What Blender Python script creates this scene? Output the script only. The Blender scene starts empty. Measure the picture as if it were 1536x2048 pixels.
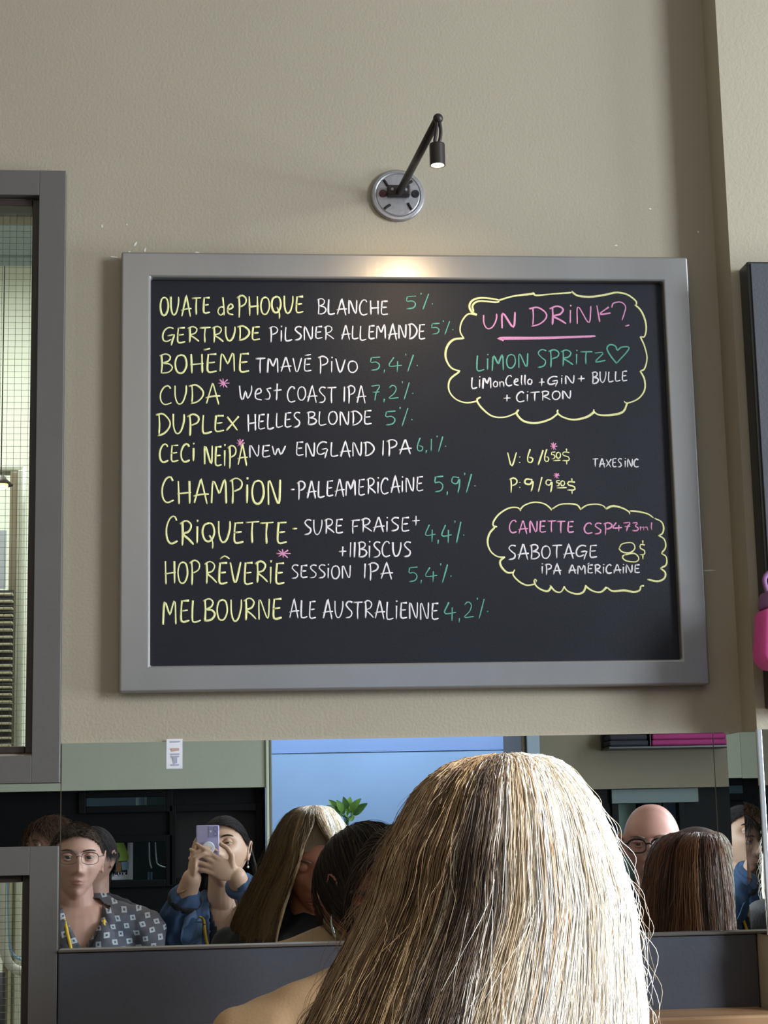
import bpy, bmesh, math, random
import numpy as np
from mathutils import Vector, Matrix
PI = math.pi
CZ = 1.25                      # height of the camera above the floor; the menu wall is the plane y = 0, the room lies at y < 0
DIST = 2.8
sc = bpy.context.scene
# ------------------------------------------------------------------ camera
F_PX, YAW, PITCH, ROLL = 3560.72, 0.0968974, 0.1757902, -0.0213551
def basis():
    cy, sy = math.cos(YAW), math.sin(YAW); cp, sp = math.cos(PITCH), math.sin(PITCH); cr, sr = math.cos(ROLL), math.sin(ROLL)
    F = np.array([sy*cp, cy*cp, sp]); R0 = np.array([cy, -sy, 0]); U0 = np.cross(R0, F)
    return cr*R0+sr*U0, -sr*R0+cr*U0, F
CR, CU, CF = basis()
camd = bpy.data.cameras.new('camera'); cam = bpy.data.objects.new('camera', camd); sc.collection.objects.link(cam)
camd.sensor_fit = 'VERTICAL'; camd.sensor_height = 24.0; camd.lens = F_PX/2048*24.0; camd.clip_start = 0.004; camd.clip_end = 60
m = Matrix(((CR[0], CU[0], -CF[0], 0), (CR[1], CU[1], -CF[1], -DIST), (CR[2], CU[2], -CF[2], CZ), (0, 0, 0, 1)))
cam.matrix_world = m; sc.camera = cam
# ------------------------------------------------------------------ light and exposure
world = bpy.data.worlds.new('world'); sc.world = world; world.use_nodes = True
world.node_tree.nodes['Background'].inputs[0].default_value = (0.72, 0.85, 1.0, 1); world.node_tree.nodes['Background'].inputs[1].default_value = 0.4
sc.view_settings.view_transform = 'Standard'; sc.view_settings.look = 'None'; sc.view_settings.gamma = 1.0
sc.view_settings.use_curve_mapping = False; sc.view_settings.exposure = 0.0
sc.cycles.use_denoising = True; sc.cycles.max_bounces = 8
def light(kind, name, loc, target, power, color, **kw):
    d = bpy.data.lights.new(name, kind); d.energy = power; d.color = color
    for k, v in kw.items(): setattr(d, k, v)
    o = bpy.data.objects.new(name, d); sc.collection.objects.link(o); o.location = loc
    o.rotation_euler = (Vector(target)-Vector(loc)).to_track_quat('-Z', 'Y').to_euler()
    return o
# daylight of the street window in the right-hand wall
light('AREA', 'daylight', (3.55, -2.95, 2.35), (0.2, -0.6, 1.2), 150, (0.80, 0.90, 1.0), shape='RECTANGLE', size=1.0, size_y=1.3)
light('AREA', 'face_fill', (3.55, -1.1, 1.35), (-0.3, -2.2, 1.15), 118, (0.82, 0.91, 1.0), shape='RECTANGLE', size=1.1, size_y=1.1)  # added low fill for the faces, not part of the window
# soft warm room light off the ceiling
light('AREA', 'ceiling_glow', (-0.3, -3.2, 2.85), (0.0, -1.6, 0), 22, (1.0, 0.86, 0.68), shape='RECTANGLE', size=2.6, size_y=2.2)
# ceiling spotlight raking the blonde guest's hair from the right
light('SPOT', 'ceiling_spot', (2.1, -2.88, 2.5), (0.27, -1.40, 1.13), 640, (0.97, 0.98, 1.0), spot_size=math.radians(15), spot_blend=0.35, shadow_soft_size=0.05)

# ------------------------------------------------------------------ helpers
def U(px, py, Y=0.0):
    """point on the plane y = Y whose image lies at pixel (px, py)"""
    d = CF+CR*((px-768)/F_PX)-CU*((py-1024)/F_PX); t = (Y+DIST)/d[1]
    return Vector((d[0]*t, Y, d[2]*t+CZ))
def V(px, py, v):
    """point of the room, v metres in front of the mirror, whose mirror image lies at that pixel"""
    p = U(px, py, v); return Vector((p.x, -v, p.z))
def link(o): sc.collection.objects.link(o); return o
def empty(name, loc=(0, 0, 0), rz=0):
    o = bpy.data.objects.new(name, None); o.location = loc; o.rotation_euler = (0, 0, rz); o.empty_display_size = .05; return link(o)
def tag(o, label=None, cat=None, group=None, kind=None):
    if label: o['label'] = label
    if cat: o['category'] = cat
    if group: o['group'] = group
    if kind: o['kind'] = kind
    return o
def finish(me, smooth=False):
    if smooth: me.polygons.foreach_set('use_smooth', [True]*len(me.polygons))
    me.update(); return me
def obj(name, me, mat, parent=None, smooth=False):
    if isinstance(me, bmesh.types.BMesh):
        b = me; me = bpy.data.meshes.new(name); b.to_mesh(me); b.free()
    if smooth: finish(me, True)
    o = bpy.data.objects.new(name, me)
    if mat is not None and not len(me.materials):
        for mm in (mat if isinstance(mat, (list, tuple)) else [mat]): me.materials.append(mm)
    if parent is not None: o.parent = parent
    return link(o)
def box(lo, hi, bev=0.0, bm=None, seg=2):
    own = bm or bmesh.new(); b = bmesh.new()
    bmesh.ops.create_cube(b, size=1)
    for v in b.verts: v.co = Vector([lo[i]+(v.co[i]+.5)*(hi[i]-lo[i]) for i in range(3)])
    if bev > 0: bmesh.ops.bevel(b, geom=list(b.edges), offset=bev, segments=seg, profile=.5, affect='EDGES')
    if bm is None: own.free(); return b
    me = bpy.data.meshes.new('t'); b.to_mesh(me); b.free(); own.from_mesh(me); bpy.data.meshes.remove(me); return own
def sweep(P, R, sides=8, closed_ends=True, flat=None):
    """P (N,K,3) paths, R (N,K) radii -> verts, faces of N tubes"""
    P = np.asarray(P, float); N, K, _ = P.shape; R = np.broadcast_to(np.asarray(R, float), (N, K))
    T = np.gradient(P, axis=1); T /= np.linalg.norm(T, axis=2, keepdims=True)+1e-12
    ref = np.zeros((N, 1, 3)); ax = np.abs(T).mean(axis=1).argmin(axis=1); ref[np.arange(N), 0, ax] = 1
    if flat is not None: ref = np.broadcast_to(np.asarray(flat, float), (N, 1, 3))
    A = np.cross(T, np.broadcast_to(ref, T.shape)); A /= np.linalg.norm(A, axis=2, keepdims=True)+1e-12
    B = np.cross(T, A)
    th = np.arange(sides)*2*PI/sides
    Vt = P[:, :, None, :]+R[:, :, None, None]*(np.cos(th)[None, None, :, None]*A[:, :, None, :]+np.sin(th)[None, None, :, None]*B[:, :, None, :])
    idx = np.arange(N*K*sides).reshape(N, K, sides)
    q = np.stack([idx[:, :-1], np.roll(idx[:, :-1], -1, 2), np.roll(idx[:, 1:], -1, 2), idx[:, 1:]], -1).reshape(-1, 4)
    caps = []
    if closed_ends:
        for n in range(N): caps += [idx[n, 0][::-1].tolist(), idx[n, -1].tolist()]
    return Vt.reshape(-1, 3), q, caps
def tube_mesh(name, P, R, sides=8, caps=True, cols=None, flat=None):
    Vt, q, cp = sweep(P, R, sides, caps, flat)
    me = bpy.data.meshes.new(name)
    nf = len(q)+len(cp); loops = np.concatenate([q.reshape(-1)]+([np.array([i for c in cp for i in c])] if cp else []))
    tot = np.array([4]*len(q)+[len(c) for c in cp]); st = np.concatenate([[0], np.cumsum(tot)[:-1]])
    me.vertices.add(len(Vt)); me.vertices.foreach_set('co', Vt.reshape(-1).astype(np.float32))
    me.loops.add(len(loops)); me.loops.foreach_set('vertex_index', loops.astype(np.int32))
    me.polygons.add(nf); me.polygons.foreach_set('loop_start', st.astype(np.int32))
    me.polygons.foreach_set('use_smooth', [True]*nf)
    me.update(calc_edges=True)
    if cols is not None:
        N, K = np.asarray(P).shape[:2]
        c = np.ones((N, K, sides, 4), np.float32); c[..., :3] = np.asarray(cols)[:, None, None, :] if np.asarray(cols).ndim == 2 else np.asarray(cols)[:, :, None, :]
        at = me.color_attributes.new('Col', 'FLOAT_COLOR', 'POINT'); at.data.foreach_set('color', c.reshape(-1))
    return me
def spline(pts, n):
    """Catmull-Rom through pts, n samples evenly along its length"""
    p = np.asarray(pts, float)
    if len(p) == 2: return p[0]+(p[1]-p[0])*np.linspace(0, 1, n)[:, None]
    q = np.vstack([2*p[0]-p[1], p, 2*p[-1]-p[-2]]); out = []
    for i in range(len(p)-1):
        t = np.linspace(0, 1, 12, endpoint=False)[:, None]; a, b, c, d = q[i:i+4]
        out.append(.5*((2*b)+(-a+c)*t+(2*a-5*b+4*c-d)*t**2+(-a+3*b-3*c+d)*t**3))
    out = np.vstack(out+[p[-1:]]); L = np.concatenate([[0], np.cumsum(np.linalg.norm(np.diff(out, axis=0), axis=1))])
    s = np.linspace(0, L[-1], n); return np.stack([np.interp(s, L, out[:, k]) for k in range(out.shape[1])], 1)
def tube(name, pts, r, mat, parent=None, n=24, sides=12):
    P = spline(pts, n); rr = np.interp(np.linspace(0, 1, n), np.linspace(0, 1, len(r)), r) if isinstance(r, (list, tuple)) else np.full(n, r)
    return obj(name, tube_mesh(name, P[None], rr[None], sides), mat, parent)
def lathe(prof, n=48, axis='Z'):
    """solid of revolution of (r, h) profile"""
    b = bmesh.new(); rings = []
    for r, h in prof:
        if r < 1e-6: rings.append([b.verts.new((0, 0, h))])
        else: rings.append([b.verts.new((r*math.cos(2*PI*k/n), r*math.sin(2*PI*k/n), h)) for k in range(n)])
    for a, c in zip(rings, rings[1:]):
        for k in range(n):
            l = (k+1) % n
            if len(a) == 1 and len(c) == 1: continue
            if len(a) == 1: b.faces.new((a[0], c[k], c[l]))
            elif len(c) == 1: b.faces.new((a[k], c[0], a[l]))
            else: b.faces.new((a[k], c[k], c[l], a[l]))
    bmesh.ops.recalc_face_normals(b, faces=b.faces)
    if axis == 'Y':
        for v in b.verts: v.co = Vector((v.co.x, v.co.z, v.co.y))
        bmesh.ops.recalc_face_normals(b, faces=b.faces)
    return b
# ------------------------------------------------------------------ materials
def mat(name, color, rough=.5, metal=0.0, bump=0.0, bscale=60.0, var=0.0, vscale=8.0, spec=.5, stretch=(1, 1, 1), emit=None, estr=0, sss=0, coat=0, bdist=.002):
    m = bpy.data.materials.new(name); m.use_nodes = True; nt = m.node_tree; b = nt.nodes['Principled BSDF']
    b.inputs['Base Color'].default_value = (*color, 1); b.inputs['Roughness'].default_value = rough; b.inputs['Metallic'].default_value = metal
    b.inputs['Specular IOR Level'].default_value = spec
    if coat: b.inputs['Coat Weight'].default_value = coat
    if sss: b.inputs['Subsurface Weight'].default_value = sss; b.inputs['Subsurface Radius'].default_value = (.01, .004, .002); b.inputs['Subsurface Scale'].default_value = 1
    if emit: b.inputs['Emission Color'].default_value = (*emit, 1); b.inputs['Emission Strength'].default_value = estr
    tc = nt.nodes.new('ShaderNodeTexCoord'); mp = nt.nodes.new('ShaderNodeMapping'); mp.inputs['Scale'].default_value = stretch
    nt.links.new(tc.outputs['Object'], mp.inputs['Vector'])
    if var:
        n = nt.nodes.new('ShaderNodeTexNoise'); n.inputs['Scale'].default_value = vscale; n.inputs['Detail'].default_value = 5
        nt.links.new(mp.outputs[0], n.inputs['Vector'])
        r = nt.nodes.new('ShaderNodeMix'); r.data_type = 'RGBA'
        r.inputs[6].default_value = (*[max(0, c*(1-var)) for c in color], 1); r.inputs[7].default_value = (*[min(1, c*(1+var)) for c in color], 1)
        nt.links.new(n.outputs['Fac'], r.inputs[0]); nt.links.new(r.outputs[2], b.inputs['Base Color'])
    if bump:
        n = nt.nodes.new('ShaderNodeTexNoise'); n.inputs['Scale'].default_value = bscale; n.inputs['Detail'].default_value = 4
        nt.links.new(mp.outputs[0], n.inputs['Vector'])
        bp = nt.nodes.new('ShaderNodeBump'); bp.inputs['Strength'].default_value = bump; bp.inputs['Distance'].default_value = bdist
        nt.links.new(n.outputs['Fac'], bp.inputs['Height']); nt.links.new(bp.outputs[0], b.inputs['Normal'])
    return m
def hair_mat(name, rough=.42, spec=.5):
    m = bpy.data.materials.new(name); m.use_nodes = True; nt = m.node_tree; b = nt.nodes['Principled BSDF']
    a = nt.nodes.new('ShaderNodeAttribute'); a.attribute_name = 'Col'; nt.links.new(a.outputs['Color'], b.inputs['Base Color'])
    b.inputs['Roughness'].default_value = rough; b.inputs['Specular IOR Level'].default_value = spec
    return m
def lin(r, g, b):
    f = lambda c: (c/255)/12.92 if c/255 <= .04045 else (((c/255)+.055)/1.055)**2.4
    return (f(r), f(g), f(b))
M = dict(
    wall=mat('greige_wall_paint', (.41, .355, .262), .62, bump=.35, bscale=220, var=.05, vscale=3),
    primer=mat('chipped_white_plaster', (.8, .78, .72), .8),
    frame=mat('pewter_painted_wood', (.30, .29, .28), .33, .5, bump=.18, bscale=30, var=.16, vscale=9, stretch=(1, 1, .3)),
    frame_h=mat('pewter_painted_wood_rail', (.27, .265, .262), .36, .55, bump=.25, bscale=30, var=.14, vscale=14, stretch=(.12, 1, 1)),
    sash=mat('grey_painted_window_frame', (.13, .12, .112), .5, .1, bump=.2, bscale=60, var=.08),
    slate=mat('chalkboard_black', (.011, .012, .018), .5, bump=.1, bscale=300, var=.3, vscale=4, spec=.28),
    stop=mat('brown_window_stop', (.045, .03, .024), .5, var=.2),
    iron=mat('dark_bronze_metal', (.045, .036, .034), .42, .6, var=.2, vscale=40),
    zinc=mat('cast_zinc_plate', (.36, .35, .36), .45, .75, bump=.3, bscale=120, var=.15, vscale=30),
    black=mat('black_lacquer', (.012, .012, .014), .35, bump=.1),
    dark=mat('charcoal_bench_paint', (.062, .065, .08), .45, bump=.15, bscale=90, var=.1),
    oak=mat('golden_oak', (.42, .24, .12), .4, bump=.15, var=.25, vscale=10, stretch=(.2, 2, 2)),
    floor=mat('dark_floor_tile', (.10, .08, .07), .4, var=.2),
    ceil=mat('ceiling_paint', (.5, .48, .44), .8),
    yellow=mat('yellow_chalk', (.92, .88, .42), .9, bump=.5, bscale=900, var=.15, vscale=300),
    white=mat('white_chalk', (.84, .80, .84), .9, bump=.5, bscale=900, var=.15, vscale=300),
    teal=mat('green_chalk', (.13, .40, .31), .9, bump=.5, bscale=900, var=.35, vscale=300),
    pink=mat('pink_chalk', (.80, .33, .56), .9, bump=.5, bscale=900, var=.15, vscale=300),
)
mir = bpy.data.materials.new('mirror_silver'); mir.use_nodes = True; b_ = mir.node_tree.nodes['Principled BSDF']
b_.inputs['Base Color'].default_value = (.80, .84, .83, 1); b_.inputs['Metallic'].default_value = 1; b_.inputs['Roughness'].default_value = 0.0
M['mirror'] = mir
# ------------------------------------------------------------------ the room
X0, X1, YB, ZT = -2.4, 3.7, -6.6, 3.0      # left wall, right wall, back wall, ceiling
XC, STEP = .84, .08                         # the right-hand part of the menu wall stands 8 cm proud from x = .84
def wall_grid(name, axis, at, thick, us, zs, holes, m_):
    b = bmesh.new(); us = sorted(us); zs = sorted(zs)
    for u0, u1 in zip(us, us[1:]):
        for z0, z1 in zip(zs, zs[1:]):
            uc, zc = (u0+u1)/2, (z0+z1)/2
            if any(h[0] < uc < h[1] and h[2] < zc < h[3] for h in holes): continue
            if axis == 'y': box((u0, at, z0), (u1, at+thick, z1), 0, b)
            else: box((at, u0, z0), (at+thick, u1, z1), 0, b)
    bmesh.ops.remove_doubles(b, verts=b.verts, dist=1e-5)
    o = obj(name, b, m_); tag(o, kind='structure'); return o
W1 = (-.84, -.278, 1.375, 2.267)            # upper interior window opening: x0, x1, z0, z1
W2 = (-.84, -.279, .36, 1.192)              # lower one
MZ0, MZ1 = CZ-.172, CZ+.139                 # mirror band
wf = wall_grid('wall_front', 'y', 0, .12, [X0, W1[0], W1[1], W2[1], XC], [0, W2[2], W2[3], W1[2], W1[3], ZT], [W1, W2], M['wall'])
wr = obj('wall_front', box((XC, -STEP, 0), (X1, .12, ZT), 0), M['wall']); tag(wr, kind='structure')
fl = obj('floor', box((X0-.3, YB-.3, -.1), (X1+.3, 2.6, 0)), M['floor']); tag(fl, kind='structure')
cl = obj('ceiling', box((X0-.3, YB-.3, ZT), (X1+.3, 2.6, ZT+.1)), M['ceil']); tag(cl, kind='structure')
wl = obj('wall_left', box((X0-.12, YB, 0), (X0, 2.6, ZT)), M['wall']); tag(wl, kind='structure')
SW = (-3.9, -2.0, .95, 2.6)
wrt = wall_grid('wall_right', 'x', X1, .12, [YB, SW[0], SW[1], 2.6], [0, SW[2], SW[3], ZT], [SW], M['wall'])
# chips in the paint
for (px, py, w, h, a) in [(204, 452, 3, 9, 0), (271, 488, 4, 13, .5), (290, 500, 4, 12, .2), (259, 504, 5, 4, 0), (278, 508, 3, 7, .1), (228, 514, 17, 3, .1), (395, 505, 10, 3, 0), (1300, 418, 7, 4, 0),
                          (1232, 491, 7, 3, 0), (1396, 464, 5, 4, .4), (254, 449, 3, 3, 0), (1418, 1141, 30, 3, -.05)]:
    c = U(px, py); s = 1/1272.
    n = 9; rr = random.Random(px); bm = bmesh.new(); vs = []
    for k in range(n):
        t = 2*PI*k/n; r = rr.uniform(.7, 1.1); x = .5*w*s*math.cos(t)*r; z = .5*h*s*math.sin(t)*r
        vs.append(bm.verts.new((x*math.cos(a)+z*math.sin(a), -.0006, z*math.cos(a)-x*math.sin(a))))
    f = bm.faces.new(vs); ex = bmesh.ops.extrude_face_region(bm, geom=[f])
    for v in [g for g in ex['geom'] if isinstance(g, bmesh.types.BMVert)]: v.co.y += .0008
    bmesh.ops.recalc_face_normals(bm, faces=bm.faces)
    o = obj('paint_chip', bm, M['primer'], wf); o.location = c
# ------------------------------------------------------------------ mirrors
mb = empty('wall_mirror', (0, 0, MZ0)); tag(mb, 'long frameless mirror band set in the wall under the menu board', 'mirror')
def sub(name, bmx, m_, par, smooth=False):
    """link a mesh built in world space under par"""
    o = obj(name, bmx, m_, par, smooth); o.matrix_parent_inverse = Matrix.Translation(-Vector(par.location)) if par.rotation_euler[2] == 0 else par.matrix_basis.inverted(); return o
sub('glass', box((-.234, -.004, MZ0), (.790, -.0005, MZ1)), mir, mb)
sub('glass', box((-.84, -.004, CZ-.0155), (-.2355, -.0005, CZ+.0785)), mir, mb)
sub('glass', box((.7915, -.004, MZ0), (XC-.001, -.0005, MZ1)), mir, mb)
edge = mat('bright_glass_edge', (.8, .85, .9), .15, .6, emit=None)
mr = empty('wall_mirror', (1.2, -STEP, MZ0)); tag(mr, 'narrow mirror at the right edge with a bright corner strip', 'mirror')
rb = box((XC-.004, -STEP-.004, MZ0), (XC-.0005, -.0045, MZ1))
for v in rb.verts:
    if v.co.x < XC-.002 and v.co.y > -.01: v.co.x -= .0012
sub('glass', rb, mir, mr)
sub('glass', box((XC+.006, -STEP-.004, MZ0), (2.6, -STEP-.0005, MZ1)), mir, mr)
sub('bevelled_edge', box((XC-.002, -STEP-.007, MZ0), (XC+.0055, -STEP-.0042, MZ1), .0012), edge, mr)
# ------------------------------------------------------------------ bench back below the mirror
bb = empty('bench_back', (.3, -.02, 0)); tag(bb, 'charcoal painted bench back panel running under the mirror with a timber ledge', 'bench')
sub('back_panel', box((-.235, -.022, .93), (XC-.002, -.0008, MZ0-.002), .002), M['dark'], bb)
sub('back_panel', box((XC+.001, -STEP-.02, .93), (2.6, -STEP-.0008, MZ0-.002), .002), M['dark'], bb)
sub('trim_strip', box((-.235, -.026, MZ0-.0015), (XC-.002, -.0008, MZ0+.0025), .001), mat('dull_trim', (.10, .085, .075), .4), bb)
sub('timber_ledge', box((-.22, -.145, .945), (XC-.0035, -.0225, .967), .004), M['oak'], bb)
sub('timber_ledge', box((XC+.001, -.145, .945), (2.6, -STEP-.0205, .967), .004), M['oak'], bb)
sub('seat', box((-.2, -.60, .40), (2.6, -.15, .46), .015), M['oak'], bb)
sub('seat_base', box((-.2, -.55, .0), (2.6, -.2, .40), .004), M['dark'], bb)
# ------------------------------------------------------------------ interior windows at the left
def frame_rails(par, x0, x1, z0, z1, w, y0, y1, m_v, m_h, bev=.0008):
    for n, a, c, mm in (('stile', (x0, y0, z0), (x0+w, y1, z1), m_v), ('stile', (x1-w, y0, z0), (x1, y1, z1), m_v),
                    ('rail', (x0+w, y0, z0), (x1-w, y1, z0+w), m_h), ('rail', (x0+w, y0, z1-w), (x1-w, y1, z1), m_h)):
        sub(n, box(a, c, bev), mm, par)
wire = mat('window_wire', (.16, .19, .18), .5, .3)
glass = bpy.data.materials.new('window_glass'); glass.use_nodes = True; g_ = glass.node_tree.nodes['Principled BSDF']
g_.inputs['Transmission Weight'].default_value = 1; g_.inputs['Roughness'].default_value = 0; g_.inputs['IOR'].default_value = 1.02; g_.inputs['Base Color'].default_value = (.93, .98, .95, 1)
for k, (W, o1) in enumerate(((W1, (-.88, -.236, CZ+.079, CZ+1.060)), (W2, (-.88, -.2365, .3, CZ-.016)))):
    w = empty('window_%d' % (k+1), (-.55, 0, W[2])); tag(w, kind='structure')
    fw = o1[1]-W[1]
    frame_rails(w, o1[0], o1[1], o1[2], o1[3], fw, -.022, -.0008, M['sash'], M['sash'])
    for n, a, c in (('stop', (W[1]-.012, -.004, W[2]), (W[1]-.0005, .05, W[3])), ('stop', (W[0]+.0005, -.004, W[2]), (W[0]+.012, .05, W[3])),
                    ('stop', (W[0]+.013, -.004, W[2]+.0005), (W[1]-.013, .05, W[2]+.011)), ('stop', (W[0]+.013, -.004, W[3]-.011), (W[1]-.013, .05, W[3]-.0005))):
        sub(n, box(a, c, .001), M['stop'], w)
    sub('glass', box((W[0]+.013, .03, W[2]+.012), (W[1]-.013, .036, W[3]-.012)), glass, w)
    P = []
    xx = W[1]-.019
    while xx > W[0]+.013: P.append(([xx, .0375, W[2]+.012], [xx, .0375, W[3]-.012])); xx -= .0112
    zz = W[3]-.03
    while zz > W[2]+.012: P.append(([W[0]+.013, .0375, zz], [W[1]-.013, .0375, zz])); zz -= .0103
    o = sub('wire_mesh', tube_mesh('wire', np.array(P), .0003, 4, False), wire, w); tag(o, kind='stuff')
# the lit room behind those windows
pale = mat('pale_green_paint', (.60, .63, .545), .7, bump=.2, var=.04)
bk = obj('wall_back_room', box((X0, 2.5, 0), (XC, 2.6, ZT)), pale); tag(bk, kind='structure')
bk2 = obj('partition_wall', box((-.235, .13, 0), (-.12, 2.49, ZT)), pale); tag(bk2, kind='structure')
light('AREA', 'back_room_light', (-.7, 1.2, 2.9), (-.7, 1.25, 0), 46, (1.0, 1.0, .95), shape='RECTANGLE', size=.6, size_y=1.6)
hd = obj('beam', box((-2.0, .5, 2.335), (-.24, .56, 2.6), .004), mat('grey_blue_beam', (.20, .25, .28), .6)); tag(hd, kind='structure')
# things seen through those windows
YR = .9
def upx(px, py, Y): p = U(px, py, Y); return p
t = empty('door_frame', upx(20, 1500, YR)); tag(t, 'pale door frame with a white pipe, seen through the upper wired window', 'door frame')
a = upx(32, 942, YR); z0 = upx(20, 1540, YR).z
sub('jamb', box((a.x-.012, YR, 0), (a.x+.004, YR+.05, a.z), .003), mat('tan_door_wood', (.36, .30, .22), .5), t)
sub('head_jamb', box((a.x-.5, YR, a.z), (a.x+.016, YR+.05, a.z+.012), .003), pale, t)
sub('architrave', box((a.x+.0045, YR-.01, 0), (a.x+.016, YR+.05, a.z+.0), .003), pale, t)
pw = mat('white_gloss_pipe', (.85, .9, .86), .2)
b1, b2 = upx(47, 931, YR-.05), upx(47, 931, YR-.05)
tube('water_pipe', [(b1.x, YR-.03, .0), (b1.x, YR-.03, b1.z)], .0035, pw); tag(bpy.data.objects['water_pipe'], 'slim white vertical pipe on the wall inside the upper wired window', 'pipe')
lp = upx(2, 965, .7)
t = empty('pendant_lamp', lp); tag(t, 'small glowing amber lamp seen through the upper wired window', 'lamp')
sub('lamp_shade', (lambda b: (bmesh.ops.translate(b, verts=b.verts, vec=lp), b)[1])(lathe([(.0, .014), (.006, .014), (.012, .006), (.024, -.004), (.0235, -.006), (.011, .003), (0, .004)], 32)), M['iron'], t, True)
bl = bmesh.new(); bmesh.ops.create_uvsphere(bl, u_segments=24, v_segments=12, radius=.014); [setattr(v.co, 'z', v.co.z*.6) for v in bl.verts]; bmesh.ops.translate(bl, verts=bl.verts, vec=lp+Vector((0, 0, -.006)))
sub('bulb', bl, mat('amber_bulb', (1, .7, .3), .4, emit=(1, .52, .16), estr=6), t, True)
sub('flex', tube_mesh('flex', np.array([[[lp.x, lp.y, lp.z+.014], [lp.x, lp.y, 2.999]]]), .0012, 6), M['iron'], t)
c1, c2 = upx(-30, 1058, YR-.03), upx(9, 1175, YR-.03)
o = obj('notice_sheet', box((c1.x, YR-.012, c2.z), (c2.x, YR-.0105, c1.z)), mat('blue_white_paper', (.68, .74, .88), .7)); tag(o, 'white notice sheet taped up behind the upper wired window', 'paper')
bd = empty('window_blind', upx(-20, 1180, YR-.1)); tag(bd, 'dark slatted blind with pale slats in the lit room behind the upper window', 'blind')
s0 = upx(-40, 1190, YR-.06); s1 = upx(22, 1520, YR-.06); nsl = 24
sm = mat('cream_slat', (.72, .68, .52), .5)
me = None
for k in range(nsl):
    z = s0.z+(s1.z-s0.z)*k/(nsl-1); bm = box((s0.x, YR-.075, z-.0022), (s1.x, YR-.058, z+.0018), .0008, seg=1)
    o = sub('slat', bm, sm, bd)
sub('backing', box((s0.x, YR-.056, s1.z-.01), (s1.x, YR-.052, s0.z+.01)), M['dark'], bd)
# rounded white tube chair behind the lower window
yc = .55; q = [upx(x, y, yc) for x, y in [(2, 1700), (4, 1780), (6, 1860), (9, 1905), (22, 1932), (42, 1942), (70, 1944)]]
ch = empty('tube_chair', upx(10, 1940, yc)); tag(ch, 'glossy white tubular chair back behind the lower wired window', 'chair')
tb = sub('bent_tube', tube_mesh('bent', spline(q, 60)[None], .0085, 14), mat('glossy_white_enamel', (.9, .94, .96), .15), ch)
gl = sub('blue_lining', tube_mesh('bl', (spline([upx(x, y, yc+.02) for x, y in [(14, 1700), (15, 1780), (17, 1870), (24, 1905), (40, 1918), (70, 1920)]], 60))[None], .0025, 8), mat('pale_blue_strip', (.3, .5, .75), .4), ch)
sub('post', tube_mesh('po', np.array([[upx(4, 1945, yc), upx(4, 2200, yc)]]), .006, 10), M['dark'], ch)
for j, px in enumerate((26, 38, 50)):
    a = upx(px, 1700, YR); sub('fluted_strip', box((a.x-.004, YR-.02, 0), (a.x+.002, YR-.008, 1.19), .002), mat('cream_strip', (.72, .70, .58), .4) if j == 0 else bpy.data.materials['cream_strip'], ch)

# ------------------------------------------------------------------ menu board
BX0, BX1, BZ0, BZ1 = -.146, .784, CZ+.214, CZ+.9215
IX0, IX1, IZ0, IZ1 = -.099, .7405, CZ+.2545, CZ+.8795
mbd = empty('menu_board', ((BX0+BX1)/2, 0, BZ0)); tag(mbd, 'large blackboard of beer names in coloured chalk, framed in pewter grey wood', 'menu board')
def rail(pts, y0, y1, bev=.004):
    bm = bmesh.new(); f = bm.faces.new([bm.verts.new((x, y1, z)) for x, z in pts])
    ex = bmesh.ops.extrude_face_region(bm, geom=[f])
    for v in [g for g in ex['geom'] if isinstance(g, bmesh.types.BMVert)]: v.co.y = y0
    bmesh.ops.recalc_face_normals(bm, faces=bm.faces)
    bmesh.ops.bevel(bm, geom=list(bm.edges), offset=bev, segments=2, profile=.5, affect='EDGES'); return bm
FY0, FY1 = -.030, -.0008
def frame_ring():
    bm = bmesh.new(); O = [(BX0, BZ0), (BX1, BZ0), (BX1, BZ1), (BX0, BZ1)]; I = [(IX0, IZ0), (IX1, IZ0), (IX1, IZ1), (IX0, IZ1)]
    vo, vi, wo, wi = [[bm.verts.new((x, y, z)) for x, z in L] for L, y in ((O, FY0), (I, FY0), (O, FY1), (I, FY1))]
    for k in range(4):
        l = (k+1) % 4; bm.faces.new((vo[k], vo[l], vi[l], vi[k])); bm.faces.new((wo[k], wo[l], wi[l], wi[k])); bm.faces.new((vo[k], vo[l], wo[l], wo[k])); bm.faces.new((vi[k], vi[l], wi[l], wi[k]))
    bmesh.ops.recalc_face_normals(bm, faces=bm.faces); inner = {(min(a.index, b.index)) for a in [] for b in []}
    bm.verts.index_update(); es = [e for e in bm.edges if len(e.link_faces) == 2 and e.link_faces[0].normal.dot(e.link_faces[1].normal) < .5]
    bmesh.ops.bevel(bm, geom=es, offset=.0035, segments=3, profile=.5, affect='EDGES'); return bm
sub('frame', frame_ring(), M['frame'], mbd)
SLY = -.016
panel = sub('chalkboard', box((IX0-.01, SLY, IZ0-.01), (IX1+.01, -.006, IZ1+.01)), M['slate'], mbd)
tag(panel, 'matt black writing surface covered in chalk lettering')
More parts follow.
